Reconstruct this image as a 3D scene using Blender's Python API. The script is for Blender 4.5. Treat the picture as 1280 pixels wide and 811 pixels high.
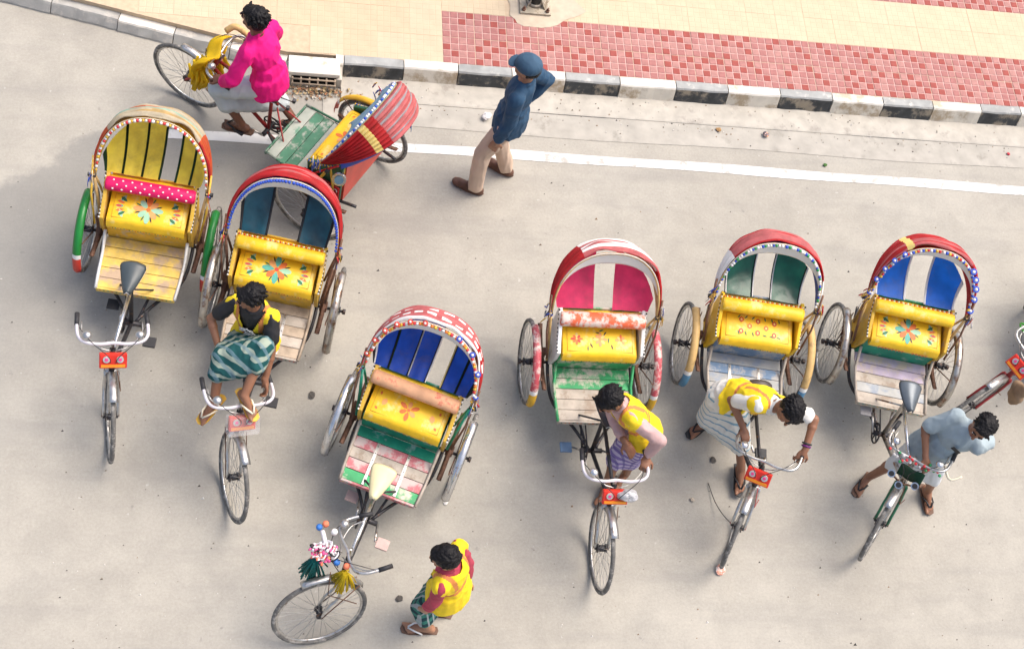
import bpy, bmesh, math, random
from math import sin, cos, pi, radians as R
from mathutils import Vector as V, Matrix as M, noise as N
random.seed(7)
for o in list(bpy.data.objects): bpy.data.objects.remove(o)
S = bpy.context.scene; C = S.collection

# ------------------------------------------------------------------ camera
CR, CU, CW = V((.98124776,-.05086838,.18591728)), V((-.04127224,.88672817,.46044518)), V((.18828019,.45948402,-.86800058))
CH = 10.338
cam = bpy.data.cameras.new('camera'); co = bpy.data.objects.new('camera', cam); C.objects.link(co)
m = M.Identity(4)
for i in range(3): m[i][0] = CR[i]; m[i][1] = CU[i]; m[i][2] = -CW[i]
m[2][3] = CH; co.matrix_world = m
cam.sensor_width = 36; cam.lens = 1750/1280*36; cam.clip_end = 2000; S.camera = co
# ------------------------------------------------------------------ light: bright hazy overcast day
SUN_EL, SUN_AZ = R(60), R(20)          # azimuth counted from +X towards +Y
w = bpy.data.worlds.new('World'); S.world = w; w.use_nodes = True
nt = w.node_tree; bg = nt.nodes['Background']
sky = nt.nodes.new('ShaderNodeTexSky'); sky.sky_type = 'NISHITA'; sky.sun_disc = False
sky.sun_elevation = SUN_EL; sky.sun_rotation = pi/2-SUN_AZ
sky.air_density = 1.0; sky.dust_density = 6.0; sky.ozone_density = 1.0
nt.links.new(sky.outputs[0], bg.inputs[0]); bg.inputs[1].default_value = .15
sl = bpy.data.lights.new('sun', 'SUN'); sl.energy = 1.3; sl.angle = R(42); sl.color = (1,.955,.89)
so = bpy.data.objects.new('sun', sl); C.objects.link(so)
so.rotation_euler = V((cos(SUN_EL)*cos(SUN_AZ), cos(SUN_EL)*sin(SUN_AZ), sin(SUN_EL))).to_track_quat('Z','Y').to_euler()
S.view_settings.view_transform = 'Standard'; S.view_settings.look = 'None'
S.view_settings.exposure = 0.66; S.view_settings.gamma = 1

# ------------------------------------------------------------------ helpers
def G(px, py, z=0):                     # photo pixel -> point of the place at height z
    d = CW + CR*((px-640)/1750) - CU*((py-405.5)/1750)
    return V((0,0,CH)) + d*((z-CH)/d.z)
MATS = {}
def lin(c):
    return tuple(((x/255+.055)/1.055)**2.4 if x/255 > .04045 else x/255/12.92 for x in c)
def mat(name, col, rough=.6, metal=0, var=.18, scale=14, bump=.0, wear=None, wamt=.0, wscale=7, spec=.4, alpha=None, trans=0, grime=0):
    if name in MATS: return MATS[name]
    mt = bpy.data.materials.new(name); mt.use_nodes = True; t = mt.node_tree; n = t.nodes; L = t.links
    b = n['Principled BSDF']; b.inputs['Roughness'].default_value = rough; b.inputs['Metallic'].default_value = metal
    b.inputs['Specular IOR Level'].default_value = spec
    tc = n.new('ShaderNodeTexCoord')
    nz = n.new('ShaderNodeTexNoise'); nz.inputs['Scale'].default_value = scale; nz.inputs['Detail'].default_value = 6
    L.new(tc.outputs['Object'], nz.inputs['Vector'])
    cr = n.new('ShaderNodeValToRGB'); cr.color_ramp.elements[0].position = .3; cr.color_ramp.elements[1].position = .7
    cr.color_ramp.elements[0].color = (*[min(1,x*(1-var)) for x in col],1); cr.color_ramp.elements[1].color = (*[min(1,x*(1+var*.7)) for x in col],1)
    L.new(nz.outputs[0], cr.inputs[0]); out = cr.outputs[0]
    if wear:
        n2 = n.new('ShaderNodeTexNoise'); n2.inputs['Scale'].default_value = wscale; n2.inputs['Detail'].default_value = 9; n2.inputs['Roughness'].default_value = .7
        L.new(tc.outputs['Object'], n2.inputs['Vector'])
        r2 = n.new('ShaderNodeValToRGB'); a = .5+.25*(.5-wamt)*2
        r2.color_ramp.elements[0].position = max(0,a-.04); r2.color_ramp.elements[1].position = min(1,a+.06)
        L.new(n2.outputs[0], r2.inputs[0])
        mx = n.new('ShaderNodeMixRGB'); L.new(r2.outputs[0], mx.inputs[0]); L.new(out, mx.inputs[1]); mx.inputs[2].default_value = (*wear,1); out = mx.outputs[0]
    if grime:                            # dirt gathered in streaks and blotches
        n3 = n.new('ShaderNodeTexNoise'); n3.inputs['Scale'].default_value = 4.3; n3.inputs['Detail'].default_value = 12; n3.inputs['Roughness'].default_value = .78; n3.inputs['Distortion'].default_value = .6
        L.new(tc.outputs['Object'], n3.inputs['Vector']); r3 = n.new('ShaderNodeValToRGB'); r3.color_ramp.elements[0].position = .50; r3.color_ramp.elements[1].position = .72; L.new(n3.outputs[0], r3.inputs[0])
        k3 = n.new('ShaderNodeMath'); k3.operation = 'MULTIPLY'; k3.inputs[1].default_value = grime; L.new(r3.outputs[0], k3.inputs[0])
        m3 = n.new('ShaderNodeMixRGB'); L.new(k3.outputs[0], m3.inputs[0]); L.new(out, m3.inputs[1]); m3.inputs[2].default_value = (.16,.11,.07,1); out = m3.outputs[0]
    L.new(out, b.inputs['Base Color'])
    if bump:
        bp = n.new('ShaderNodeBump'); bp.inputs['Strength'].default_value = bump; bp.inputs['Distance'].default_value = .01
        L.new(nz.outputs[0], bp.inputs['Height']); L.new(bp.outputs[0], b.inputs['Normal'])
    if alpha is not None: b.inputs['Alpha'].default_value = alpha
    if trans:
        tl = n.new('ShaderNodeBsdfTranslucent'); L.new(out, tl.inputs[0]); ms = n.new('ShaderNodeMixShader'); ms.inputs[0].default_value = trans
        L.new(b.outputs[0], ms.inputs[1]); L.new(tl.outputs[0], ms.inputs[2]); L.new(ms.outputs[0], n['Material Output'].inputs[0])
    MATS[name] = mt; return mt
def stripes(name, c1, c2, fx, fz, w1=.5, c3=None, rough=.85, axis='xy'):
    # woven checks / stripes in object space
    if name in MATS: return MATS[name]
    mt = bpy.data.materials.new(name); mt.use_nodes = True; t = mt.node_tree; n = t.nodes; L = t.links
    b = n['Principled BSDF']; b.inputs['Roughness'].default_value = rough; b.inputs['Specular IOR Level'].default_value = .2
    tc = n.new('ShaderNodeTexCoord'); sp = n.new('ShaderNodeSeparateXYZ')
    nz = n.new('ShaderNodeTexNoise'); nz.inputs['Scale'].default_value = 6
    ad = n.new('ShaderNodeMixRGB'); ad.blend_type = 'ADD'; ad.inputs[0].default_value = .014
    L.new(tc.outputs['Object'], nz.inputs['Vector']); L.new(tc.outputs['Object'], ad.inputs[1]); L.new(nz.outputs['Color'], ad.inputs[2]); L.new(ad.outputs[0], sp.inputs[0])
    def band(src, f, th):
        a = n.new('ShaderNodeMath'); a.operation = 'MULTIPLY'; a.inputs[1].default_value = f; L.new(src, a.inputs[0])
        s = n.new('ShaderNodeMath'); s.operation = 'FRACT'; L.new(a.outputs[0], s.inputs[0])
        g = n.new('ShaderNodeMath'); g.operation = 'GREATER_THAN'; g.inputs[1].default_value = th; L.new(s.outputs[0], g.inputs[0]); return g.outputs[0]
    sxy = n.new('ShaderNodeMath'); sxy.operation = 'ADD'; L.new(sp.outputs[0], sxy.inputs[0]); L.new(sp.outputs[1], sxy.inputs[1])
    m1 = n.new('ShaderNodeMixRGB'); m1.inputs[1].default_value = (*c1,1); m1.inputs[2].default_value = (*c2,1)
    L.new(band(sp.outputs[2], fz, w1), m1.inputs[0]); out = m1.outputs[0]
    if fx:
        m2 = n.new('ShaderNodeMixRGB'); m2.inputs[2].default_value = (*(c3 or c2),1); L.new(out, m2.inputs[1])
        k = n.new('ShaderNodeMath'); k.operation = 'MULTIPLY'; k.inputs[1].default_value = .65; L.new(band(sxy.outputs[0], fx, .72), k.inputs[0])
        L.new(k.outputs[0], m2.inputs[0]); out = m2.outputs[0]
    L.new(out, b.inputs['Base Color']); MATS[name] = mt; return mt

class MB:
    def __init__(s): s.v = []; s.f = []; s.m = []; s.s = []
    def add(s, vs, fs, mi=0, sm=True, T=None):
        b = len(s.v)
        s.v += [tuple(T @ V(p)) if T else tuple(p) for p in vs]
        for f in fs: s.f.append(tuple(b+i for i in f)); s.m.append(mi); s.s.append(sm)
        return s
    def box(s, c, d, mi=0, T=None, taper=1):
        x, y, z = d[0]/2, d[1]/2, d[2]/2
        vs = [(c[0]+i*x*(taper if k > 0 else 1), c[1]+j*y*(taper if k > 0 else 1), c[2]+k*z) for i in (-1,1) for j in (-1,1) for k in (-1,1)]
        return s.add(vs, [(0,1,3,2),(4,6,7,5),(0,4,5,1),(2,3,7,6),(0,2,6,4),(1,5,7,3)], mi, False, T)
    def tube(s, pts, r, n=8, mi=0, closed=False, T=None, flat=None, caps=True):
        pts = [V(p) for p in pts]; k = len(pts); rr = r if isinstance(r, (list,tuple)) else [r]*k
        vs = []; pu = None
        for i, p in enumerate(pts):
            if closed: t = pts[(i+1) % k]-pts[i-1]
            else: t = pts[min(i+1,k-1)]-pts[max(i-1,0)]
            t = t.normalized() if t.length > 1e-9 else V((0,0,1))
            if pu is None:
                a = V((0,0,1)) if abs(t.z) < .9 else V((1,0,0)); u = (a-t*a.dot(t)).normalized()
            else:
                u = pu-t*pu.dot(t); u = u.normalized() if u.length > 1e-6 else t.orthogonal().normalized()
            pu = u; q = t.cross(u); fu, fq = flat or (1,1)
            for j in range(n):
                a = 2*pi*j/n; vs.append(p+(u*cos(a)*fu+q*sin(a)*fq)*rr[i])
        fs = []
        for i in range(k if closed else k-1):
            for j in range(n):
                a, b = i*n+j, i*n+(j+1) % n; c, d = ((i+1) % k)*n+(j+1) % n, ((i+1) % k)*n+j
                fs.append((a,b,c,d))
        s.add(vs, fs, mi, True, T)
        if not closed and caps:
            b0 = len(s.v)-len(vs)
            s.f.append(tuple(b0+j for j in reversed(range(n)))); s.m.append(mi); s.s.append(False)
            s.f.append(tuple(b0+(k-1)*n+j for j in range(n))); s.m.append(mi); s.s.append(False)
        return s
    def grid(s, fn, nu, nv, mi=0, T=None, sm=True):
        vs = [fn(i/nu, j/nv) for i in range(nu+1) for j in range(nv+1)]
        b = len(s.v); s.v += [tuple(T @ V(p)) if T else tuple(p) for p in vs]
        for i in range(nu):
            for j in range(nv):
                a = b+i*(nv+1)+j; s.f.append((a, a+nv+1, a+nv+2, a+1)); s.m.append(mi((i+.5)/nu,(j+.5)/nv) if callable(mi) else mi); s.s.append(sm)
        return s
    def ell(s, c, r, X=None, nu=12, nv=8, mi=0, T=None):
        X = X or M.Identity(3); c = V(c)
        vs = [c+X@V((0,0,r[2]))]
        for j in range(1,nv):
            a = pi*j/nv
            for i in range(nu):
                b = 2*pi*i/nu; vs.append(c+X@V((r[0]*sin(a)*cos(b), r[1]*sin(a)*sin(b), r[2]*cos(a))))
        vs.append(c+X@V((0,0,-r[2])))
        fs = [(0,1+i,1+(i+1) % nu) for i in range(nu)]
        for j in range(nv-2):
            for i in range(nu):
                a = 1+j*nu+i; b = 1+j*nu+(i+1) % nu; fs.append((a,a+nu,b+nu,b))
        e = len(vs)-1; q = 1+(nv-2)*nu
        fs += [(e,q+(i+1) % nu,q+i) for i in range(nu)]
        return s.add(vs, fs, mi, True, T)
    def cap(s, a, b, ra, rb, n=12):     # tapered capsule
        a, b = V(a), V(b); d = b-a; l = d.length
        if l < 1e-5: return s.ell(a, (ra,)*3)
        t = d/l; pts = []; rr = []
        for k in range(5): q = pi/2*(1-k/4); pts.append(a-t*ra*sin(q)); rr.append(max(1e-4,ra*cos(q)))
        for k in range(5): q = pi/2*k/4; pts.append(b+t*rb*sin(q)); rr.append(max(1e-4,rb*cos(q)))
        return s.tube(pts, rr, n)
    def prism(s, poly, y0, y1, mi=0, T=None):   # polygon in xz, extruded along y
        n = len(poly); vs = [(x,y0,z) for x,z in poly]+[(x,y1,z) for x,z in poly]
        fs = [tuple(range(n)), tuple(reversed(range(n,2*n)))]+[(i,i+n,(i+1) % n+n,(i+1) % n) for i in range(n)]
        return s.add(vs, fs, mi, False, T)
    def mesh(s, name, mats):
        me = bpy.data.meshes.new(name); me.from_pydata(s.v, [], s.f)
        for k in (mats if isinstance(mats,(list,tuple)) else [mats]): me.materials.append(k)
        me.polygons.foreach_set('material_index', s.m); me.polygons.foreach_set('use_smooth', s.s)
        me.update(); return me
    def build(s, name, mats, parent=None, bevel=0, solid=0, loc=None):
        o = bpy.data.objects.new(name, s.mesh(name, mats)); C.objects.link(o)
        if parent: o.parent = parent
        if loc: o.location = loc
        if solid: q = o.modifiers.new('s','SOLIDIFY'); q.thickness = solid; q.offset = 0
        if bevel: q = o.modifiers.new('b','BEVEL'); q.width = bevel; q.segments = 2; q.limit_method = 'ANGLE'
        return o
def link(name, me, parent=None, T=None):
    o = bpy.data.objects.new(name, me); C.objects.link(o); o.parent = parent
    if T is not None: o.matrix_local = T
    return o
def tag(o, label, cat, group=None):
    o['label'] = label; o['category'] = cat
    if group: o['group'] = group
    return o
def empty(name, loc, rz=0):
    o = bpy.data.objects.new(name, None); C.objects.link(o); o.location = loc; o.rotation_euler = (0,0,rz); o.empty_display_size = .1; return o
def struct(o): o['kind'] = 'structure'; return o
def spline(pts, k=6):                   # Catmull-Rom
    pts = [V(p) for p in pts]; P = [pts[0]*2-pts[1]]+pts+[pts[-1]*2-pts[-2]]; out = []
    for i in range(1,len(P)-2):
        for j in range(k):
            t = j/k; a,b,c,d = P[i-1],P[i],P[i+1],P[i+2]
            out.append(.5*((2*b)+(c-a)*t+(2*a-5*b+4*c-d)*t*t+(3*b-a-3*c+d)*t**3))
    out.append(pts[-1]); return out

# ------------------------------------------------------------------ materials
YEL=(.80,.47,.02); RED=(.62,.035,.04)
steel = mat('worn_chrome',(.55,.54,.52),.32,.85,.2,30,wear=(.22,.13,.07),wamt=.28,wscale=22)
dark = mat('dark_steel',(.045,.045,.05),.5,.4,.3,25,wear=(.17,.09,.05),wamt=.3,wscale=20)
rust = mat('rusty_iron',(.19,.10,.065),.75,.3,.4,30)
rubber = mat('tyre_rubber',(.135,.13,.12),.8,0,.3,25,.2,wear=(.34,.32,.29),wamt=.42,wscale=15)
rubber_d = mat('black_rubber',(.03,.03,.033),.6,0,.2,20)
white_p = mat('white_paint',(.78,.77,.74),.5,0,.08,10,wear=(.5,.46,.4),wamt=.25)
bamboo = mat('bamboo',(.60,.40,.16),.55,0,.3,18,wear=(.3,.2,.1),wamt=.3)
skin = mat('skin',(.27,.125,.07),.5,0,.12,12,.05)
skin_l = mat('skin_light',(.36,.18,.105),.5,0,.12,12,.05)
skin_d = mat('skin_dark',(.17,.075,.045),.5,0,.12,12,.05)
nailm = mat('nail',(.5,.3,.24),.4)
hairm = mat('black_hair',(.009,.008,.009),.5,0,.5,60,.8,spec=.2)
eyew = mat('eye_white',(.75,.73,.7),.3); lipm = mat('lip',(.25,.085,.07),.5)
vestm = mat('hi_vis_yellow',(.86,.62,.015),.75,0,.14,16,.7)
vestb = mat('vest_band',(.62,.22,.06),.7,0,.1,9)

# ------------------------------------------------------------------ ground
def road_mat():
    mt = bpy.data.materials.new('road_concrete'); mt.use_nodes = True; t = mt.node_tree; n = t.nodes; L = t.links
    b = n['Principled BSDF']; b.inputs['Roughness'].default_value = .9; b.inputs['Specular IOR Level'].default_value = .2
    tc = n.new('ShaderNodeTexCoord').outputs['Object']
    def noise(sc, det=8, ro=.6, dist=0):
        z = n.new('ShaderNodeTexNoise'); z.inputs['Scale'].default_value = sc; z.inputs['Detail'].default_value = det
        z.inputs['Roughness'].default_value = ro; z.inputs['Distortion'].default_value = dist; L.new(tc, z.inputs['Vector']); return z.outputs[0]
    def ramp(src, a, ca, bb, cb):
        r = n.new('ShaderNodeValToRGB'); e = r.color_ramp.elements; e[0].position = a; e[0].color = (*ca,1); e[1].position = bb; e[1].color = (*cb,1); L.new(src, r.inputs[0]); return r.outputs[0]
    def mix(f, c1, c2, mode='MIX', fac=None):
        x = n.new('ShaderNodeMixRGB'); x.blend_type = mode
        if fac is not None: x.inputs[0].default_value = fac
        else: L.new(f, x.inputs[0])
        for k, c in ((1,c1),(2,c2)):
            if isinstance(c, tuple): x.inputs[k].default_value = (*c,1)
            else: L.new(c, x.inputs[k])
        return x.outputs[0]
    def math_(op, a, bb):
        x = n.new('ShaderNodeMath'); x.operation = op
        for k, c in ((0,a),(1,bb)):
            if isinstance(c, (int,float)): x.inputs[k].default_value = c
            else: L.new(c, x.inputs[k])
        return x.outputs[0]
    base = ramp(noise(.55,5,.55), .32, (.385,.36,.31), .68, (.44,.415,.36))
    fine = ramp(noise(46,8,.8), .28, (.83,.83,.83), .72, (1.11,1.11,1.11))
    c = mix(None, base, fine, 'MULTIPLY', 1.0)
    mid = ramp(noise(2.6,9,.68,.3), .36, (.86,.86,.865), .60, (1.03,1.03,1.03))
    c = mix(None, c, mid, 'MULTIPLY', .75)
    spots = ramp(noise(11,3,.5), .71, (0,0,0), .76, (1,1,1))
    c = mix(math_('MULTIPLY', spots, .45), c, (.20,.19,.18))
    mpc = n.new('ShaderNodeMapping'); L.new(tc, mpc.inputs[0]); mpc.inputs['Scale'].default_value = (.35,2.4,1); mpc.inputs['Rotation'].default_value = (0,0,.12)
    trk = n.new('ShaderNodeTexNoise'); trk.inputs['Scale'].default_value = 1.6; trk.inputs['Detail'].default_value = 8; trk.inputs['Roughness'].default_value = .62; L.new(mpc.outputs[0], trk.inputs['Vector'])
    c = mix(math_('MULTIPLY', ramp(trk.outputs[0], .50, (0,0,0), .68, (1,1,1)), .30), c, (.25,.24,.225))
    pale = ramp(noise(17,2,.5), .735, (0,0,0), .76, (1,1,1))
    c = mix(math_('MULTIPLY', pale, .5), c, (.56,.54,.50))
    # darker grey patch by the bend of the kerb, ragged edge, fading outwards
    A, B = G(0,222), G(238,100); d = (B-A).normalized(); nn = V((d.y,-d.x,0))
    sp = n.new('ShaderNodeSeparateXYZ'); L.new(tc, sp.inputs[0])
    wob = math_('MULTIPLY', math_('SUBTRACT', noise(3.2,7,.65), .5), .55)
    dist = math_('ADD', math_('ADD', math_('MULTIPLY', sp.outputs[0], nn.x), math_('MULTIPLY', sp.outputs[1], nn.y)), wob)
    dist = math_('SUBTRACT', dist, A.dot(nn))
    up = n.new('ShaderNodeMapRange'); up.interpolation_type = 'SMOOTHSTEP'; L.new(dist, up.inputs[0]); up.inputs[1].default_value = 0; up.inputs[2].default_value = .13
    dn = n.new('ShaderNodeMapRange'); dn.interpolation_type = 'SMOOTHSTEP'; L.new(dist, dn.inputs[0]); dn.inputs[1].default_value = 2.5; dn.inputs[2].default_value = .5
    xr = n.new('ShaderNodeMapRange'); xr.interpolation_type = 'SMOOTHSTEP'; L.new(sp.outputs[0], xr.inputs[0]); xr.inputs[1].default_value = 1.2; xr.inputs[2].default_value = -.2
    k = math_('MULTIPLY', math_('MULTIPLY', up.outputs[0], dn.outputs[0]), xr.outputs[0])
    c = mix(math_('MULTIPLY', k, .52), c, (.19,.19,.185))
    # oil under the parked vehicles
    oil = ramp(noise(1.15,6,.6), .55, (0,0,0), .70, (1,1,1))
    c = mix(math_('MULTIPLY', oil, .16), c, (.22,.215,.205))
    L.new(c, b.inputs['Base Color'])
    bp = n.new('ShaderNodeBump'); bp.inputs['Strength'].default_value = .25; bp.inputs['Distance'].default_value = .006
    L.new(noise(70,6,.7), bp.inputs['Height']); L.new(bp.outputs[0], b.inputs['Normal'])
    return mt
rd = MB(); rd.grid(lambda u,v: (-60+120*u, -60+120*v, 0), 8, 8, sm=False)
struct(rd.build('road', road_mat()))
conc = mat('gutter_concrete',(.47,.44,.38),.9,0,.14,9,.2,wear=(.34,.31,.27),wamt=.3,wscale=5)
conc2 = mat('strip_concrete',(.42,.395,.345),.9,0,.14,7,.2,wear=(.31,.29,.25),wamt=.3,wscale=4)
KF = 7.982          # kerb front face
YL0, YL1 = 7.145, 7.245
paint = mat('road_paint',(.74,.73,.70),.7,0,.06,8,0,wear=(.44,.42,.38),wamt=.36,wscale=7)
pl = MB(); n_ = 60
pl.grid(lambda u,v: (-.95+31*u, (YL0 if v < .5 else YL1)+.006*sin(u*90+v*5)+.02*sin(u*14), .004), 140, 1, sm=False)
struct(pl.build('road_line', paint))
gs = MB()
gs.grid(lambda u,v: (.62+30*u, 7.44+.012*sin(u*60)+(7.70-7.44)*v, .004+.004*v), 60, 1, sm=False)
struct(gs.build('gutter_strip', conc2))
ga = MB()
ga.add([(x,y,z) for x in (.78,31) for y,z in ((7.69,-.02),(7.695,.014),(7.71,.018),(7.962,.022))], [(0,4,5,1),(1,5,6,2),(2,6,7,3),(0,1,2,3)], 0, False)
struct(ga.build('gutter_apron', conc))

# pavement slab with its bend, tiles on top
BEND = (.28, KF); DL = V((-2.2,.49)).normalized()
def kerb_y(x): return KF+.10 if x >= BEND[0] else KF+.10+(BEND[0]-x)*(-DL.y/DL.x)
beige = mat('beige_tile',(.60,.455,.305),.85,0,.08,6,.12,wear=(.52,.40,.28),wamt=.16,wscale=3)
beige2 = mat('beige_tile_pale',(.62,.485,.335),.85,0,.08,6,.12,wear=(.55,.44,.32),wamt=.2,wscale=3)
beige3 = mat('beige_tile_sandy',(.59,.475,.325),.85,0,.08,6,.12,wear=(.5,.40,.28),wamt=.2,wscale=3)
grout = mat('grout',(.57,.44,.30),.95,0,.12,20,.2)
grout_p = mat('grout_pink',(.58,.38,.34),.95,0,.12,20,.2)
pk = [mat('pink_cell_%d' % i, c, .85, 0, .14, 22, .15) for i, c in enumerate([(.40,.185,.165),(.38,.16,.145),(.43,.215,.19),(.37,.115,.10),(.33,.08,.065)])]
pv = MB(); XL = -14
pts = [(31,KF+.09),(BEND[0],KF+.09),(XL,kerb_y(XL)-.01),(XL,31),(31,31)]
pv.add([(x,y,.1485) for x,y in pts]+[(x,y,-.1) for x,y in pts], [tuple(range(5))]+[(i,i+5,(i+1) % 5+5,(i+1) % 5) for i in range(5)], 0, False)
pave = struct(pv.build('pavement', grout))
TS = .3048
def tile_mesh(kind, pink, colfn, mats, g):
    b = MB(); b.box((TS/2,TS/2,-.005), (TS-(.004 if pink else .0016),TS-(.004 if pink else .0016),.010), 0)
    nc = g; cs = TS/nc; gp = .0075 if pink else .004
    for i in range(nc):
        for j in range(nc):
            x0,x1,y0,y1 = i*cs+gp/2,(i+1)*cs-gp/2,j*cs+gp/2,(j+1)*cs-gp/2; h = .004 if pink else .0013; e = .003 if pink else .002
            vs = [(x0,y0,0),(x1,y0,0),(x1,y1,0),(x0,y1,0),(x0+e,y0+e,h),(x1-e,y0+e,h),(x1-e,y1-e,h),(x0+e,y1-e,h)]
            b.add(vs, [(4,5,6,7),(0,1,5,4),(1,2,6,5),(2,3,7,6),(3,0,4,7)], colfn(i,j), False)
    return b.mesh(kind, mats)
pinkT = {}
for v in range(8):
    rv = random.Random(v)
    def cf(i,j,rv=rv,v=v):
        row = j+(4 if v >= 4 else 0)
        if (i+row) % 2 == 0:
            p = {0:.95,1:.85,2:.55,3:.45,4:.3,5:.25,6:.6,7:.8}[row]
            return 1+(rv.choice([4,5,4]) if rv.random() < p else rv.choice([1,2,1]))
        return 1+rv.choice([0,1,2,2,0])
    pinkT[v] = tile_mesh('paving_tile', True, lambda i,j: min(5,cf(i,j)), [grout_p]+pk, 4)
beT = [tile_mesh('paving_tile', False, lambda i,j: 0, [x], g) for x in (beige,beige2,beige3) for g in (5,)]
GX0, GY0 = 1.705-TS*14, 8.081
random.seed(3)
for i in range(36):
    for j in range(6):
        x, y = GX0+i*TS, GY0+j*TS
        lo = max(kerb_y(x), kerb_y(x+TS))
        if y < lo-.012: continue
        if abs(x+TS/2-2.62) < .2 and abs(y+TS/2-8.86) < .2: continue
        if x > 7.95+.25*j: continue
        pink = (x > 1.70 and j < 2) or (x > 1.70 and j in (4,5))
        me = pinkT[random.randrange(4)+(4 if j % 2 else 0)] if pink else (beT[random.choice([0,1,1])] if x < 1.7 else beT[random.choice([1,2,2])])
        T = M.Translation((x,y,.150+random.uniform(-.0008,.001))) @ M.Rotation(random.uniform(-.004,.004),4,'Z') @ M.Rotation(random.gauss(0,.0016),4,'X') @ M.Rotation(random.gauss(0,.0016),4,'Y')
        link('paving_tile', me, pave, T)
# cement patch round the pole foot
cp = MB(); c0 = V((2.66,8.83))
ring = [(c0.x+(.33+.06*sin(3*a+1)+.08*random.random())*cos(a), c0.y+(.235+.03*sin(2*a)+.03*random.random())*sin(a)) for a in [2*pi*k/28 for k in range(28)]]
cp.add([(x,y,.1555) for x,y in ring]+[(c0.x,c0.y,.162)], [(28,i,(i+1) % 28) for i in range(28)], 0, True)
struct(cp.build('cement_patch', mat('cement',(.54,.455,.345),.95,0,.12,12,.2)))

# kerb stones
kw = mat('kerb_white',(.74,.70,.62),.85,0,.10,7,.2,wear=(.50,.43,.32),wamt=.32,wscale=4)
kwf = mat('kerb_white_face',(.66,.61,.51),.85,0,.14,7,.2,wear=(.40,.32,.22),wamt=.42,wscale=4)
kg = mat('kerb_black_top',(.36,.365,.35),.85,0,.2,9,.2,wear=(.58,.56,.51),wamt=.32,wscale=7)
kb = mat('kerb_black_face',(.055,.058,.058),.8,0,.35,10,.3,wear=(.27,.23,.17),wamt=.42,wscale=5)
kgr = mat('kerb_grey',(.40,.39,.36),.9,0,.2,8,.3,wear=(.55,.51,.45),wamt=.35,wscale=6)
kerb = struct(empty('kerb', (0,0,0)))
def stone(p, q, mt, mf, h0=.158):
    p, q = V((*p,0)), V((*q,0)); d = (q-p); l = d.length; d.normalize(); nn = V((-d.y,d.x,0)) 
    if nn.y < 0: nn = -nn
    b = MB(); prof = [(-.052,-.03),(-.045,.02),(-.003,h0-.014),(.008,h0),(.096,h0-.003),(.096,-.05)]
    g = .004; js = random.uniform(-.006,.006)
    vs = []
    for s_ in (g, l-g):
        for y_, z_ in prof: vs.append(p+d*s_+nn*(y_+js)+V((0,0,z_)))
    n_ = 6
    fl = (q.x < p.x)
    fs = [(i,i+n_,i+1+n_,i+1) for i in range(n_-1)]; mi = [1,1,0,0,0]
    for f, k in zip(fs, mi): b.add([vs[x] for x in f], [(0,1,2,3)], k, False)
    b.add(vs[:n_], [tuple(range(n_))], 1, False); b.add(vs[n_:], [tuple(range(n_))], 1, False)
    bm = bmesh.new(); bm.from_mesh(b.mesh('k', [mt,mf])); bmesh.ops.remove_doubles(bm, verts=bm.verts, dist=1e-4)
    bmesh.ops.subdivide_edges(bm, edges=[e for e in bm.edges if abs((e.verts[1].co-e.verts[0].co).dot(d)) > .1], cuts=7, use_grid_fill=True)
    for v in bm.verts: v.co += V((0,N.noise(v.co*11)*.008,N.noise(v.co*14+V((5,0,0)))*.006 if v.co.z > .05 else 0))
    me = bpy.data.meshes.new('kerb_stone'); bm.to_mesh(me); bm.free(); me.materials.append(mt); me.materials.append(mf); link('kerb_stone', me, kerb)
bx = [G(px, 88+(px-573)*.068, .15).x for px in (350,430,505,573,640,707,775,845,910,975,1040,1103,1165,1225)]
random.seed(11)
x = bx[0]; seq = list(bx)
while seq[-1] < 14: seq.append(seq[-1]+.43)
for i in range(len(seq)-1):
    black = (i % 2 == 1); a, b_ = seq[i], seq[i+1]
    if i == 0: a = .72
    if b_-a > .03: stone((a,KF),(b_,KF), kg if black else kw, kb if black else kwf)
stone((.30,KF),(.72,KF), kw, kwf) if False else None
P0 = V((.28,KF)); t_ = 0; k_ = 0
while t_ < 9:
    l = random.uniform(.42,.60); a = P0+DL*t_; b_ = P0+DL*(t_+l)
    mt = [kw, kgr, kw, kgr, kgr][k_ % 5]
    stone((b_.x,b_.y),(a.x,a.y), mt, kgr, .10); t_ += l; k_ += 1
# storm drain inlet with its grate set into the kerb
dr = empty('storm_drain', (.53,7.815,0)); tag(dr, 'rusty iron drain grate set under the white kerb stone', 'drain')
blk = mat('drain_hole',(.006,.006,.006),1,0,0)
b = MB(); b.box((0,.10,.055),(.42,.15,.11)); b.build('drain_pit', blk, dr)
b = MB(); b.box((0,.115,.143),(.46,.19,.05)); b.build('kerb_cap', kw, dr, .008)
b = MB(); b.box((-.225,.09,.06),(.05,.17,.12)); b.build('drain_cheek', conc, dr, .006)
b = MB(); b.box((.225,.09,.06),(.05,.17,.12)); b.build('drain_cheek', conc, dr, .006)
for i in range(6):
    x = -.19+.076*i; b = MB(); b.tube([(x,-.035,.0),(x,.008,.118)], .008, 6); b.build('grate_bar', mat('grate_iron',(.45,.36,.27),.8,.2,.3,30), dr)
for k in range(3):
    q = .12+.38*k; b = MB(); b.tube([(-.2,-.040+.043*q,.118*q),(.2,-.040+.043*q,.118*q)], .008, 6); b.build('grate_bar', MATS['grate_iron'], dr)
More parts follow.
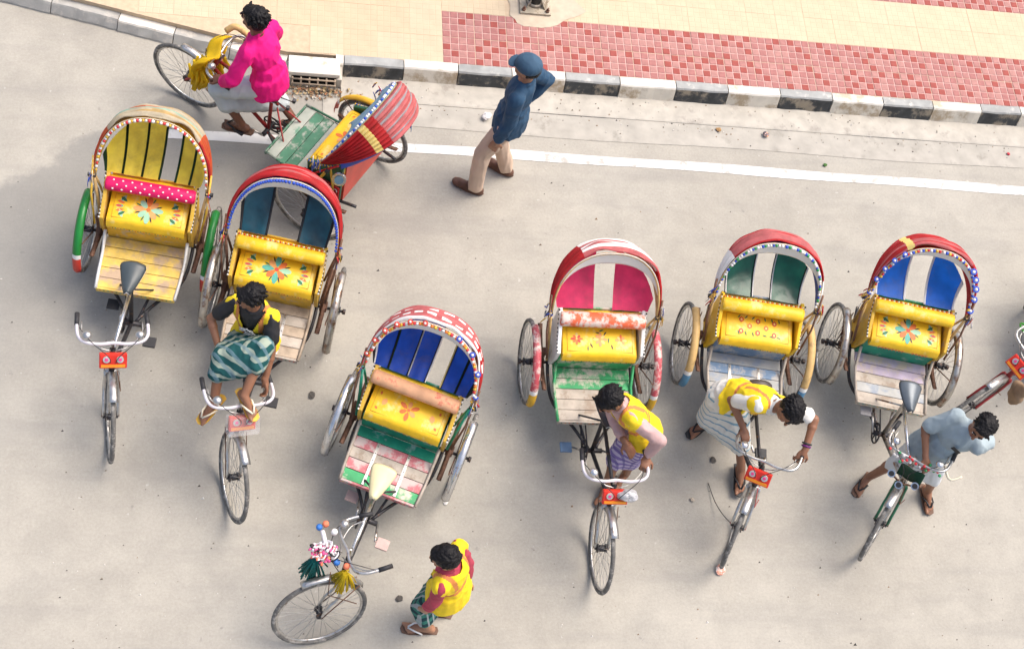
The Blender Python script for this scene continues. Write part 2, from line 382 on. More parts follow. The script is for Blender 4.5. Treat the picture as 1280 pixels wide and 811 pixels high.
# trash lying before the inlet: countless scraps, one heap
random.seed(5); tb = MB()
tm = [mat('scrap_%d' % i, c, .8) for i, c in enumerate([(.35,.22,.12),(.18,.11,.06),(.45,.34,.2),(.5,.45,.38),(.1,.09,.07),(.35,.16,.08),(.25,.18,.1),(.40,.3,.14)])]
for i in range(330):
    u = random.gauss(.0,.16); q = abs(random.gauss(0,.055)); z = .004+.035*max(0,1-q/.12)*random.random()
    s_ = random.uniform(.004,.016); T = M.Translation((.56+u,7.795-q,z+.004)) @ M.Rotation(random.uniform(0,6.3),4,'Z') @ M.Rotation(random.gauss(0,.5),4,'X')
    tb.add([(-s_,-s_*.5,0),(s_,-s_*.6,0),(s_*.8,s_*.5,.002),(-s_*.7,s_*.6,.004)], [(0,1,2,3)], random.randrange(8), False, T)
o = tb.build('litter_heap', tm); o['kind'] = 'stuff'; tag(o, 'heap of dry leaves and scraps before the drain grate', 'litter')
# lamp post foot
pf = G(668,4,.16); po = empty('street_pole', (pf.x,pf.y,.158)); tag(po, 'dark round steel pole bolted to a square base plate on the pavement', 'pole')
gal = mat('galvanised',(.42,.37,.29),.6,.3,.25,12,.2,wear=(.2,.15,.1),wamt=.35,wscale=14)
b = MB(); b.box((0,0,.012),(.30,.30,.024)); b.build('base_plate', gal, po, .003)
b = MB(); b.tube([(0,0,.024),(0,0,4.5)], .066, 20); b.build('pole_shaft', mat('pole_dark',(.05,.055,.06),.45,.3,.2,6), po)
b = MB(); b.tube([(0,0,.024),(0,0,.05)], [.09,.074], 20); b.build('collar', gal, po)
for k in range(4):
    a = pi/4+k*pi/2; b = MB(); b.add([(cos(a)*.07,sin(a)*.07,.024),(cos(a)*.135,sin(a)*.135,.024),(cos(a)*.07,sin(a)*.07,.11)], [(0,1,2)], 0, False); b.build('gusset', gal, po, solid=.008)
for sx in (-1,1):
    for sy in (-1,1):
        b = MB(); b.tube([(sx*.115,sy*.115,.024),(sx*.115,sy*.115,.046)], .019, 6); b.tube([(sx*.115,sy*.115,.046),(sx*.115,sy*.115,.075)], .009, 6); b.build('anchor_bolt', rust, po)

# ------------------------------------------------------------------ cycle rickshaws
WR = .355
def ring(Rr, n, y=0): return [(Rr*cos(2*pi*k/n), y, Rr*sin(2*pi*k/n)) for k in range(n)]
_b = MB(); _b.tube(ring(.337,44), .0185, 8, closed=True); TYRE = _b.mesh('tyre', rubber)
_b = MB(); _b.tube(ring(.3165,40), .0125, 6, closed=True, flat=(1.0,.75)); RIM = _b.mesh('rim', steel)
_b = MB()
for k in range(32):
    a = 2*pi*k/32; s_ = 1 if k % 2 else -1; a2 = a+(.55 if (k//2) % 2 else -.55)
    _b.tube([(.02*cos(a2),s_*.03,.02*sin(a2)),(.312*cos(a),0,.312*sin(a))], .0022, 3, caps=False)
SPOKES = _b.mesh('spokes', mat('spoke_steel',(.5,.49,.47),.4,.7,.2))
_b = MB(); _b.tube([(0,-.055,0),(0,-.035,0),(0,-.034,0),(0,.034,0),(0,.035,0),(0,.055,0)], [.012,.012,.026,.026,.012,.012], 10)
_b.tube([(0,-.03,0),(0,-.038,0)], .034, 12); _b.tube([(0,.03,0),(0,.038,0)], .034, 12); HUB = _b.mesh('hub', dark)
def wheel(parent, T):
    w_ = link('wheel', RIM, parent, T)
    link('tyre', TYRE, w_); link('spokes', SPOKES, w_); link('hub', HUB, w_); return w_
def wave_arc(cy, R0, a0, a1, wdt, n=18, crown=.018):
    # mudguard shell over a wheel standing in the xz plane
    def fn(u, v):
        a = a0+(a1-a0)*u; q = (v-.5)*2; r_ = R0-crown*q*q
        return (r_*cos(a), cy+q*wdt/2, WR+r_*sin(a))
    return fn
def flower(b, cx, cy, r, cols, n=8, zf=None):
    # painted blossom lying on the seat: petals, then a round heart
    for k in range(n):
        a = 2*pi*k/n; l = r*(1 if k % 2 == 0 else .82); mi = cols[k % len(cols)]
        pet = [(t*l, w_*r) for t, w_ in ((.14,0),(.4,.17),(.72,.20),(.95,.10),(1,0),(.95,-.10),(.72,-.20),(.4,-.17))]
        vs = [(cx+x*cos(a)-y*sin(a), cy+x*sin(a)+y*cos(a)) for x, y in pet]
        b.add([(x,y,zf(x,y)+.0025) for x,y in vs], [tuple(range(8))], mi, False)
    vs = [(cx+.15*r*cos(2*pi*k/8), cy+.15*r*sin(2*pi*k/8)) for k in range(8)]
    b.add([(x,y,zf(x,y)+.0035) for x,y in vs], [tuple(range(8))], cols[-1], False)
def leaf(b, cx, cy, l, w_, a, mi, zf):
    pet = [(-.5,0),(-.2,.42),(.2,.42),(.5,0),(.2,-.42),(-.2,-.42)]
    vs = [(cx+x*l*cos(a)-y*w_*sin(a), cy+x*l*sin(a)+y*w_*cos(a)) for x, y in pet]
    b.add([(x,y,zf(x,y)+.0022) for x,y in vs], [tuple(range(6))], mi, False)
yel = mat('seat_yellow',(.90,.56,.02),.45,0,.16,7,.35,wear=(.86,.68,.22),wamt=.32,wscale=6,grime=.22)
yel_w = mat('worn_yellow_wood',(.74,.46,.05),.6,0,.2,10,.1,wear=(.55,.43,.28),wamt=.36,wscale=9,grime=.6)
cream = mat('cream_cloth',(.80,.72,.55),.8,0,.1,10,.1)
white_c = mat('white_cloth',(.80,.78,.73),.85,0,.06,10,.1)
PAL = [mat('paint_%s' % k, c, .5, 0, .12, 12) for k, c in (('teal',(.10,.42,.34)),('orange',(.75,.18,.04)),('leaf',(.03,.16,.07)),('red',(.62,.06,.04)),('cream',(.80,.62,.20)),('mint',(.35,.62,.42)),('pale_orange',(.80,.36,.12)),('black',(.03,.03,.03)))]
BEAD = [mat('bead_%s' % k, c, .35, 0, .05) for k, c in (('red',(.65,.04,.05)),('white',(.80,.78,.76)),('blue',(.03,.09,.50)),('green',(.03,.30,.10)),('gold',(.75,.45,.05)),('orange',(.8,.2,.03)))]

def rickshaw(name, label, pose, steer, st, parts=True):
    rs = random.Random(st.get('seed',1))
    r = empty(name, (pose[0],pose[1],0), R(pose[2])); tag(r, label, 'rickshaw', 'cycle rickshaws waiting along the road')
    STUFF = {'seat_painting','white_spots','rivets','backrest_fringe','beaded_edge','hood_trim','ribbon_flowers','seat_lettering','yellow_tassels','teal_tassel','yellow_tassel','saddle_springs','seat_lip_painting','footboard_painting','streamers'}
    def P(b, n, mats, par=None, **k):
        o = b.build(n, mats, par or r, **k)
        if n in STUFF: o['kind'] = 'stuff'
        return o
    hc, cc = st['hood'], st['curtain']
    # --- rear wheels, axle, springs
    for s in (-1,1):
        wheel(r, M.Translation((0,s*.494,WR)) @ M.Rotation(rs.uniform(0,3),4,'Y'))
        mg = st['guard']; b = MB(); a0, a1 = R(st.get('g0',-2)), R(st.get('g1',112)); tipn = .22
        fn = wave_arc(s*.494, .398, a0, a1, st.get('gw',.064), crown=.02)
        b.grid(fn, 20, 6, (lambda u,v: 1 if u < tipn else (2 if (tipn <= u < tipn+.05) else 0)) if len(mg) > 1 else 0)
        P(b, 'mudguard', (list(mg)+[white_p])[:3] if len(mg) > 1 else mg, solid=.004)
        b = MB(); b.tube([(.02,s*.455,WR),(.26,s*.45,.60),(.30,s*.452,.63)], .005, 5); b.tube([(0,s*.455,WR),(-.10,s*.45,.74)], .005, 5); P(b, 'mudguard_stay', rust)
        b = MB()
        for q in range(4):
            l = .30-.055*q
            b.tube([(x_, s*.395, .445-.016*q-.055*(1-(x_/l)**2)+.02) for x_ in [l*(k/5-1) for k in range(11)]], .011, 4, flat=(.6,1.8))
        P(b, 'leaf_spring', rust)
        b = MB(); b.box((0,s*.395,.375),(.07,.06,.07)); b.box((.0,s*.40,.52),(.05,.035,.12)); P(b, 'axle_block', rust, bevel=.006)
        b = MB(); b.tube(spline([(-.34,s*.30,.47),(-.1,s*.335,.44),(.18,s*.345,.40),(.36,s*.30,.34),(.55,s*.14,.31),(.72,s*.03,.30)]), .014, 7); P(b, 'chassis_tube', st.get('chassis',dark))
    b = MB(); b.tube([(0,-.575,WR),(0,.575,WR)], .013, 8)
    for s in (-1,1): b.tube([(0,s*.55,WR),(0,s*.575,WR)], .022, 6)
    P(b, 'axle', dark)
    # --- footboard of cross planks with side rails
    fx0, fx1, fz = .095, .555, .452; k = 5; pw = (fx1-fx0)/k
    pm = st['planks']
    for i in range(k):
        x0 = fx0+pw*i; w0 = .315-.02*(x0-fx0)/.4; b = MB()
        b.box((x0+pw/2, 0, fz+rs.uniform(-.002,.002)), (pw-.005, 2*w0, .018)); P(b, 'plank', pm[i % len(pm)], bevel=.002)
    for s in (-1,1):
        b = MB(); b.tube([(.12,s*.318,.60),(.25,s*.318,.475),(.40,s*.313,.468),(.57,s*.302,.468)], .0145, 4, flat=(1.1,.9)); P(b, 'footboard_rail', st['rail'])
        if st.get('strips'):
            b = MB(); b.box((.37,s*.125,fz+.012),(.36,.022,.007)); P(b, 'metal_strip', steel)
            b = MB(); 
            for q in range(6): b.ell((.22+.06*q,s*.125,fz+.016),(.005,.005,.003),None,6,4)
            P(b, 'rivets', dark)
    b = MB(); b.box((.566,0,.445),(.018,.60,.045)); P(b, 'footboard_lip', st['lip'], bevel=.003)
    for s in (-.2,.2): b = MB(); b.box((.2,s,.425),(.7,.035,.03)); P(b, 'bearer', rust)
    # --- seat box and cushion
    b = MB(); b.prism([(-.20,.43),(.085,.43),(.110,.66),(.110,.70),(-.20,.70)], -.312, .312); P(b, 'seat_box', st['box'], bevel=.004)
    def seat(u, v):
        x = -.135+.300*u; y = (v*2-1)*.300; e = max(0,(u-.84)/.16); 
        z = .822-.045*u+.012*sin(pi*u)*sin(pi*v)-.055*e*e-.03*max(0,abs(v*2-1)-.92)/.08*.4
        return (x-.012*e*e, y, z)
    zf = lambda x,y: seat(min(1,max(0,(x+.135)/.300)), min(1,max(0,(y/.30+1)/2)))[2]
    b = MB(); b.grid(seat, 16, 16)
    b.grid(lambda u,v: (.151-.006*u, (v*2-1)*.300, .720-.035*u), 1, 8)
    b.add([(-.135,-.30,.69),(.145,-.30,.69),(.145,.30,.69),(-.135,.30,.69),(-.135,-.30,.815),(.12,-.30,.775),(.12,.30,.775),(-.135,.30,.815)], [(0,1,5,4),(3,7,6,2),(0,4,7,3)], 0, False)
    P(b, 'seat_cushion', st['seat'])
    b = MB(); b.tube([(x,y,zf(x,y)+.001) for x,y in ((-.09,-.265),(.105,-.265),(.105,.265),(-.09,.265))], .0035, 4, closed=True); P(b, 'seat_piping', st.get('piping',mat('seat_piping',(.62,.30,.02),.5)))
    b = MB(); mt = st['motif']
    if mt == 'star':
        flower(b, .008, 0, .085, [1,6,1,6,1], 6, zf); [leaf(b, .008, q*.19, .06, .045, .3*q, 6, zf) for q in (-1,1)]; [leaf(b, -.05+.12*(i % 2), q*.235, .03, .02, i, 1, zf) for i in range(2) for q in (-1,1)]
    elif mt == 'lattice':
        for i in range(5):
            for j in range(3):
                if (i+j) % 2 == 0: leaf(b, -.045+.05*j, -.14+.07*i, .05, .045, pi/4*0, 1 if i % 2 else 3, zf); leaf(b, -.045+.05*j, -.14+.07*i, .025, .02, 0, 4, zf)
        for q in (-.06,.0,.06):
            for j in range(4): leaf(b, .07-.14*(j//2), q+.02*(j % 2)+(.1 if j % 2 else -.1), .04, .012, .4+j, 2, zf)
    elif mt == 'side':
        flower(b, .008, -.19, .05, [1,3,1,3,4], 8, zf); flower(b, .008, 0, .06, [6,4,6,4,6], 8, zf); flower(b, .008, .17, .05, [4,6,4,6,1], 8, zf)
        for k_ in range(8): leaf(b, .008+.075*cos(k_*.8), -.10+.028*k_, .045, .012, k_*.5, 7 if k_ % 2 else 2, zf)
    else:
        flower(b, .008, 0, .115, [0,1,5,1,0,6,0,1,3] if mt == 'multi' else [5,6,5,6,1], 8, zf); [leaf(b, .008+.085*sin(a_), .085*cos(a_), .05, .013, pi/2-a_, 7 if k_ % 2 else 2, zf) for k_, a_ in enumerate([.4+.785*q for q in range(8)])]
        for q in (-1,1):
            for j in range(5):
                a_ = -1.0+.5*j; leaf(b, .008+.07*sin(a_), q*(.165+.055*cos(a_)), .065, .026, q*pi/2-q*a_*.6, (2,1,0,1,2)[j], zf)
            leaf(b, -.055, q*.20, .075, .032, q*.5, 5, zf); leaf(b, .068, q*.20, .075, .032, -q*.5, 5, zf); leaf(b, -.055, q*.205, .04, .014, q*.5, 7, zf)
            leaf(b, .008, q*.225, .05, .02, pi/2, 3, zf)
    P(b, 'seat_painting', PAL)
    # hand-painted border on the seat lip, all dabs one layer of paint
    b = MB(); rl = random.Random(st.get('seed',1)*3+1); cols_ = rl.sample(range(7),3)
    for i in range(26):
        y0 = -.27+.0216*i+rl.uniform(-.003,.003); zz = .706+rl.uniform(-.004,.004); h_ = rl.uniform(.005,.010); w_ = rl.uniform(.004,.008)
        b.add([(.1545,y0-w_,zz),(.1545,y0,zz-h_),(.1545,y0+w_,zz),(.1545,y0,zz+h_)], [(0,1,2,3)], cols_[i % 3], False)
    if not st.get('lettering'): P(b, 'seat_lip_painting', PAL)
    b = MB()
    for i in range(18):
        y0 = -.27+.032*i; b.add([(.5762,y0-.009,.452),(.5762,y0,.443),(.5762,y0+.009,.452),(.5762,y0,.461)], [(0,1,2,3)], cols_[i % 3], False)
    P(b, 'footboard_painting', PAL)
    if st.get('lettering'):
        b = MB(); rz = random.Random(4)
        for i in range(15):
            y0 = -.22+.0295*i
            if i in (8,9): continue
            b.tube([(.1565,y0,.716),(.1565,y0+.022,.716)], .0026, 4); pts = [(.156, y0+.004+.014*rz.random(), .716-.026*q/3) for q in range(4)]; b.tube(pts, .0024, 4)
        P(b, 'seat_lettering', PAL[3])
    # --- backrest, top roll, side arms
    b = MB(); b.prism([(-.20,.66),(-.115,.66),(-.120,.92),(-.20,.92)], -.325, .325); P(b, 'backrest', st.get('back',st['seat']), bevel=.012)
    ro_ = st['roll']; b = MB(); rad = st.get('rollr',.05)
    b.tube([(-.105,y,.925) for y in (-.345,-.34,-.32,-.1,.1,.32,.34,.345)], [rad*.55,rad*.9,rad,rad,rad,rad,rad*.9,rad*.55], 14, flat=(1,1.15)); o = P(b, 'backrest_roll', ro_)
    if st.get('rolldots'):
        b = MB()
        for i in range(9):
            for q in range(3):
                a = R(20+38*q); b.ell((-.105+rad*1.13*cos(a)*1.0, -.28+.07*i+(.03 if q % 2 else 0), .925+rad*1.0*sin(a)), (.009,.009,.006), None, 6, 4)
        P(b, 'white_spots', white_c, o)
    if st.get('fringe'):
        b = MB()
        for i in range(34): y = -.33+.02*i; b.ell((-.148,y,.968),(.008,.0075,.009),None,6,4,mi=i % 2)
        P(b, 'backrest_fringe', [BEAD[0], st['fringe']])
    for s in (-1,1):
        b = MB(); poly = [(-.20,.46),(.07,.46),(.125,.66),(.135,.79),(.06,.83),(-.05,.90),(-.10,.955),(-.20,.955)]
        b.prism(poly, s*.322, s*.352); P(b, 'side_panel', st['side'], bevel=.006)
        b = MB()
        for i in range(22):
            t = i/21; x = .132-.29*t; z = .798+.045*t+.125*t*t; b.ell((x,s*.352,z),(.0085,.0085,.0085),None,6,4,mi=(i % 2))
        P(b, 'beaded_edge', st.get('edge',[white_c,PAL[7]]))
        b = MB(); b.tube([(.05,s*.37,.50),(-.03,s*.395,.74),(-.115,s*.43,1.0)], .012, 6); b.tube([(-.15,s*.36,.52),(-.14,s*.40,.8),(-.125,s*.43,1.0)], .010, 6); P(b, 'hood_brace', st.get('brace',bamboo))
        b = MB(); b.tube([(.10,s*.40,.63),(-.02,s*.44,.86),(-.20,s*.445,1.12)], .009, 6); P(b, 'folding_stay', st.get('stay',rust))
        b = MB(); b.tube([(-.115,s*.415,.985),(-.115,s*.475,.985)], .018, 8); P(b, 'hood_pivot', dark)
    b = MB(); b.box((-.205,0,.70),(.012,.62,.48)); P(b, 'rear_panel', st['box'])
    # --- folded hood: ribs, gathered canopy, lining, curtain
    px_, pz_, hw, hh = st.get('px',-.115), .985, .43, st.get('hh',.56)
    def arch(th, ph, k=1.0, e=.86):
        c_, s_ = cos(th), sin(th); y = hw*k*math.copysign(abs(c_)**e, c_); q = hh*k*max(0,s_)**e
        return V((px_-q*sin(ph), y, pz_+q*cos(ph)))
    p0, p1 = R(st.get('p0',31)), R(st.get('p1',60)); nf = st.get('folds',6)
    seedo = rs.uniform(0,50)
    def canopy(u, v):
        th = pi*(.0+1.0*u); ph = p0+(p1-p0)*v; edge = sin(pi*u)**.4 if 0 < u < 1 else 0
        nz = N.noise(V((u*6+seedo, v*5, 0)))*.030+N.noise(V((u*15, v*3+seedo, 3)))*.008
        k = 1.0+(.065*abs(sin(pi*nf*v+nz*26))**.7+nz+.012)*edge
        return arch(th, ph, k)
    b = MB(); b.grid(canopy, 48, 40, st.get('canopy_fn',0)); P(b, 'hood_canopy', hc, solid=.006)
    for i in range(4):
        ph = p0+(p1-p0)*i/3; b = MB(); b.tube([arch(pi*k/24, ph, .985) for k in range(25)], .009, 6); P(b, 'hood_rib', st.get('rib',bamboo))
    lw = st.get('lining_w',.14)
    b = MB(); b.grid(lambda u,v: arch(pi*(.10+.80*u), p0-R(1)+v*R(6), 1.0-v*lw*sin(pi*(.10+.80*u))**1.5)+V((.5,0,.6))*st.get('bulge',0)*sin(pi*min(1,v*1.0)*.5), 30, 8); P(b, 'hood_lining', st.get('lining',white_c), solid=.004)
    if st.get('inner'):
        b = MB(); b.grid(lambda u,v: arch(pi*u, p0+(p1+.05-p0)*v, .968), 30, 6); P(b, 'hood_inner', st['inner'], solid=.003)
    # piping / tassels on the front rim
    tr = st.get('trim')
    if tr:
        b = MB(); nn_ = 64
        for i in range(nn_):
            th = pi*(.02+.96*i/(nn_-1)); p = arch(th, p0-R(2), 1.0-st.get('trim_in',.03)); q = .011+.004*rs.random()
            b.ell(p, (q,q,q), None, 6, 4, mi=tr[i % len(tr)])
        P(b, 'hood_trim', BEAD)
    for (a0_, a1_, n__, rad_, outer, heart) in st.get('rosettes',()):
        for i in range(n__):
            th = R(a0_+(a1_-a0_)*i/max(1,n__-1)); p = arch(th, p0-R(4), 1.015); b = MB()
            d_ = V((.45,0,.89)).normalized(); X = d_.to_track_quat('Z','Y').to_matrix()
            for k_ in range(8): a = 2*pi*k_/8; b.ell(p+X@V((rad_*.7*cos(a),rad_*.7*sin(a),0)), (rad_*.42,rad_*.42,rad_*.2), X, 6, 4, mi=0)
            b.ell(p+d_*.004, (rad_*.5,rad_*.5,rad_*.3), X, 8, 5, mi=1); P(b, 'rosette', [outer,heart])
    # ribbons and tassels tied where the hood meets the body
    for s in (-1,1):
        b = MB()
        for i in range(12):
            p = arch(0 if s > 0 else pi, p0, 1.0)+V((rs.uniform(-.05,.06),s*rs.uniform(.0,.03),rs.uniform(-.02,.12))); d_ = V((rs.uniform(-.04,.05),s*rs.uniform(0,.03),0)); l_ = rs.uniform(.05,.13)
            b.tube([p,p+d_*.6-V((0,0,l_*.5)),p+d_-V((0,0,l_))], [.004,.008,.005], 4, mi=rs.choice(st.get('streamer',[0,1,2,4])), flat=(1,.4))
        P(b, 'streamers', BEAD)
    # curtain: strips from the seat back to the rear rib
    pc = p1+R(4)
    def cpt(u, v):                      # u -1..1 across, v 0..1 up
        th = math.acos(max(-1,min(1,u))); top = arch(th, pc, .955, 1.0); bot = V((-.185, u*.385, .955))
        p = bot.lerp(top, v); sag = st.get('sag',.06)*sin(pi*v)*max(0,1-u*u)**.5
        return p+V((-sag*.45, 0, -sag*.9))
    for (u0, u1, mt_, bd) in cc:
        b = MB(); kk = rs.uniform(0,9)
        b.grid(lambda a,c: cpt(u0+(u1-u0)*a, c)+V((0,0,.006*N.noise(V((a*3+kk,c*5,kk))))), 10, 14); o = P(b, 'curtain_strip', mt_)
        if bd:
            for ue in (u0,u1):
                w_ = .022; b = MB(); b.grid(lambda a,c: cpt(ue+(a-.5)*2*w_, c)+V((.0,0,.007)), 2, 14, (lambda a,c: 0 if a < .5 else 1) if len(bd) > 1 else 0); P(b, 'curtain_edge', bd, o, solid=.003)
    # --- cycle part
    BB = V((.74,0,.30)); hd = V((.426,0,-.905)).normalized(); ht = V((1.235,0,.87))
    b = MB(); b.tube([(.635+st.get('sadx',0),0,.80),(.655+st.get('sadx',0)*.6,0,.70),BB], [.012,.016,.017], 8); P(b, 'seat_tube', st['frame'])
    b = MB(); b.tube([(.655,0,.715),tuple(ht+hd*.06)], .0155, 8); P(b, 'top_tube', st.get('toptube',st['frame']))
    b = MB(); b.tube([BB,tuple(ht+hd*.20)], .017, 8); P(b, 'down_tube', st['frame'])
    b = MB(); b.tube([ht+hd*.02,ht+hd*.23], .022, 10); P(b, 'head_tube', st['frame'])
    for s in (-1,1):
        b = MB(); b.tube([(.74,s*.035,.30),(.45,s*.10,.32),(.0,s*.12,WR)], .011, 6); P(b, 'chain_stay', st['frame'])
        b = MB(); b.tube([(.655,s*.02,.70),(.50,s*.13,.45),(.46,s*.17,.435)], .008, 6); P(b, 'seat_stay', st['frame'])
    b = MB(); b.tube([(.74+.085*cos(2*pi*k/24),-.06,.30+.085*sin(2*pi*k/24)) for k in range(24)], .008, 5, closed=True)
    for k in range(5): a = 2*pi*k/5; b.tube([(.74,-.06,.30),(.74+.083*cos(a),-.06,.30+.083*sin(a))], .007, 4)
    b.tube([(.74,-.08,.30),(.74,.08,.30)], .022, 8); P(b, 'chainring', dark)
    b = MB(); b.tube([(.74,-.06,.39),(.0,-.06,.40)], .006, 4); b.tube([(.74,-.06,.21),(.0,-.06,.31)], .006, 4); P(b, 'chain', dark)
    ca = R(st.get('crank',15))
    for s in (-1,1):
        d_ = V((cos(ca),0,sin(ca)))*s*.165; b = MB(); b.tube([(.74,s*.085,.30),tuple(V((.74,s*.115,.30))+d_)], .010, 6); cr_ = P(b, 'crank', steel)
        p = V((.74,s*.175,.30))+d_; b = MB(); b.box(p, (.085,.095,.022)); b.tube([p-V((0,s*.06,0)),p], .007, 5); P(b, 'pedal', st.get('pedal',rubber_d), cr_, bevel=.004)
    if not st.get('nosaddle'):
        b = MB(); cl = st.get('saddle_mesh')
        def sd(u, v):
            x = .51+.265*u+st.get('sadx',0); wd = .086*(1-u)**.8*(.55+.45*min(1,u*5+.35))+.019; q = (v*2-1)
            z = .862-.006*sin(pi*u)+.018*(1-u)**3-.030*abs(q)**2.2-.03*max(0,.06-u)/.06*.6
            return (x, q*wd, z)
        b.grid(sd, 14, 12); o = P(b, 'saddle', st['saddle'], solid=.012)
        b = MB(); b.tube([sd(u/10,0.0) for u in range(11)]+[sd(1,.5)]+[sd(1-u/10,1.0) for u in range(11)], .0045, 5); P(b, 'saddle_piping', st.get('spipe',white_p), o)
        b = MB()
        for s in (-1,1): b.tube([(.54,s*.045,.80),(.535,s*.045,.84)], .016, 8); b.tube([(.54,s*.045,.80),(.66,s*.025,.79),(.75,0,.835)], .005, 5)
        P(b, 'saddle_springs', dark, o)
    # --- steered part
    Tm = M.Translation(ht) @ M.Rotation(R(steer),4,-hd) @ M.Translation(-ht)
    hub = V((1.57,0,WR)); cr_ = ht+hd*.235
    wheel(r, Tm @ M.Translation(hub))
    b = MB()
    for s in (-1,1): b.tube([Tm@p for p in spline([tuple(cr_+V((0,s*.045,0))),tuple(cr_+hd*.16+V((0,s*.05,0))),(1.50,s*.052,.44),(1.57,s*.052,WR)],4)], [.0135]*4+[.012]*8+[.008], 7)
    b.tube([Tm@(cr_+V((0,-.05,0))), Tm@(cr_+V((0,.05,0)))], .016, 6); P(b, 'fork', st.get('fork',steel))
    b = MB()
    def mgf(u, v):
        a = R(82)+R(75)*u; q = (v-.5)*2; rr_ = .392-.016*q*q; return Tm@V((1.57+rr_*cos(a), q*.034, WR+rr_*sin(a)))
    b.grid(mgf, 14, 4); P(b, 'mudguard', st.get('fguard',steel), solid=.004)
    b = MB()
    for s in (-1,1): b.tube([Tm@V((1.57,s*.062,WR)), Tm@V((1.57+.385*cos(R(150)),s*.04,WR+.385*sin(R(150))))], .0045, 5)
    b.tube([Tm@V((1.40,.03,.80)), Tm@V((1.47,.062,.60)), Tm@V((1.30,.075,.40))], .004, 5); P(b, 'brake_rod', st.get('rod',rust))
    b = MB(); b.tube([Tm@p for p in [ht+hd*.05, ht-hd*.06, ht-hd*.06+V((.03,0,.004))]], .0135, 8); P(b, 'stem', steel)
    hb = [(1.00,.245,.915),(1.08,.25,.925),(1.18,.245,.94),(1.235,.20,.945),(1.25,.10,.94),(1.24,0,.935)]
    hb = hb+[(x,-y,z) for x,y,z in reversed(hb[:-1])]
    b = MB(); b.tube([Tm@p for p in spline(hb,5)], .0125, 8); P(b, 'handlebar', st.get('bar',steel))
    for s in (-1,1):
        b = MB(); b.tube([Tm@V((.985,s*.244,.913)), Tm@V((1.085,s*.25,.926))], .0175, 8); P(b, 'grip', st.get('grip',rubber_d))
        b = MB(); b.tube([Tm@V(p) for p in spline([(1.05,s*.215,.90),(1.16,s*.205,.905),(1.26,s*.10,.91),(1.285,s*.02,.90)],4)], .005, 5); P(b, 'brake_lever', steel)
    for s in (-1,1):
        b = MB(); b.tube(spline([Tm@V((1.10,s*.235,.915)),Tm@V((1.26,s*.16,1.0)),Tm@V((1.36,s*.03,.93)),Tm@V((1.34,s*.03,.74))],5), .0032, 5); P(b, 'cable', rubber_d)
    for s in st.get('bells',(1,)):
        b = MB(); c_ = Tm@V((1.20,s*.185,.985)); b.ell(c_, (.034,.034,.026), None, 12, 8); b.tube([c_-V((0,0,.035)),c_-V((0,0,.01))], .012, 8); P(b, 'bell', st.get('bellm',steel))
    if st.get('plate','red') :
        pc_ = V((1.335,0,.845)); X = M.Rotation(R(-42),3,'Y'); T4 = Tm @ M.Translation(pc_) @ X.to_4x4()
        b = MB(); b.box((0,0,0),(.042,.195,.115)); 
        o = P(MB().add([T4@V(v) for v in b.v], b.f, 0, False), 'front_plate', mat('plate_red',(.68,.035,.02),.35,0,.1,8), bevel=.008)
        b = MB(); b.box((.023,0,-.036),(.006,.170,.022)); P(MB().add([T4@V(v) for v in b.v], b.f, 0, False), 'plate_stripe', mat('plate_orange',(.85,.28,.02),.35), o)
        for s in (-1,1):
            b = MB(); b.tube([T4@V((.020,s*.048,.016)),T4@V((.030,s*.048,.016))], .026, 12); d_ = P(b, 'reflector', mat('reflector_silver',(.7,.68,.6),.2,.5), o)
            b = MB(); b.tube([T4@V((.030,s*.048,.016)),T4@V((.034,s*.048,.016))], .013, 10); P(b, 'reflector_heart', mat('reflector_pink',(.75,.08,.25),.3), o)
    if st.get('extra'): st['extra'](r, Tm, P, T4 if st.get('plate','red') else Tm)
    return r
# colours of hoods and curtains
def cl(n, c, rough=.7, var=.2, **k): return mat(n, c, rough, 0, var, 9, .6, trans=.42, grime=.38, **k)
redc = cl('red_canvas',(.63,.03,.035)); pinkc = cl('faded_pink_canvas',(.70,.20,.20)); magc = cl('magenta_panel',(.82,.05,.17),.6)
oranc = cl('orange_red_canvas',(.70,.13,.04)); yelc = cl('yellow_panel',(.93,.72,.08),.5); greenl = cl('dark_green_binding',(.015,.06,.02))
bluec = cl('blue_panel',(.010,.075,.52),.45); blueb = cl('bright_blue_panel',(.010,.16,.74),.45); tealc = mat('teal_plastic',(.010,.085,.125),.16,0,.5,7,.5,spec=.7,trans=.25)
greenp = mat('green_plastic',(.006,.13,.075),.2,0,.4,7,.4,spec=.6,trans=.3); blk = mat('black_binding',(.02,.02,.022),.6); whb = white_c
clearp = mat('clear_plastic',(.55,.55,.5),.15,0,.1,7,.3,spec=.6,alpha=.22)
skyc = cl('sky_blue_lining',(.34,.60,.72)); mint_c = cl('mint_canvas',(.40,.62,.50))
gr_g = mat('guard_green',(.015,.20,.035),.3,0,.15,8); gr_r = mat('guard_red',(.60,.05,.03),.35,0,.15,8); chrome_r = mat('rusty_chrome',(.50,.47,.42),.3,.8,.2,14,wear=(.22,.11,.06),wamt=.42,wscale=10)
chrome_b = mat('bright_chrome',(.66,.66,.66),.22,.85,.15,14,wear=(.35,.25,.2),wamt=.25,wscale=16)
gr_pinkred = mat('guard_worn_red',(.50,.08,.10),.5,0,.2,8,wear=(.62,.50,.45),wamt=.45,wscale=18); gr_y = mat('guard_yellow',(.72,.42,.03),.45,0,.2,8,wear=(.4,.3,.15),wamt=.3)
gr_wood = mat('guard_wood',(.60,.40,.16),.6,0,.2,10,wear=(.35,.22,.1),wamt=.3,wscale=14); gr_bl = mat('guard_blue',(.10,.26,.42),.5,0,.2,8)
w_yel = mat('plank_yellow',(.76,.53,.12),.6,0,.25,9,.1,wear=(.50,.36,.24),wamt=.50,wscale=4,grime=.4)
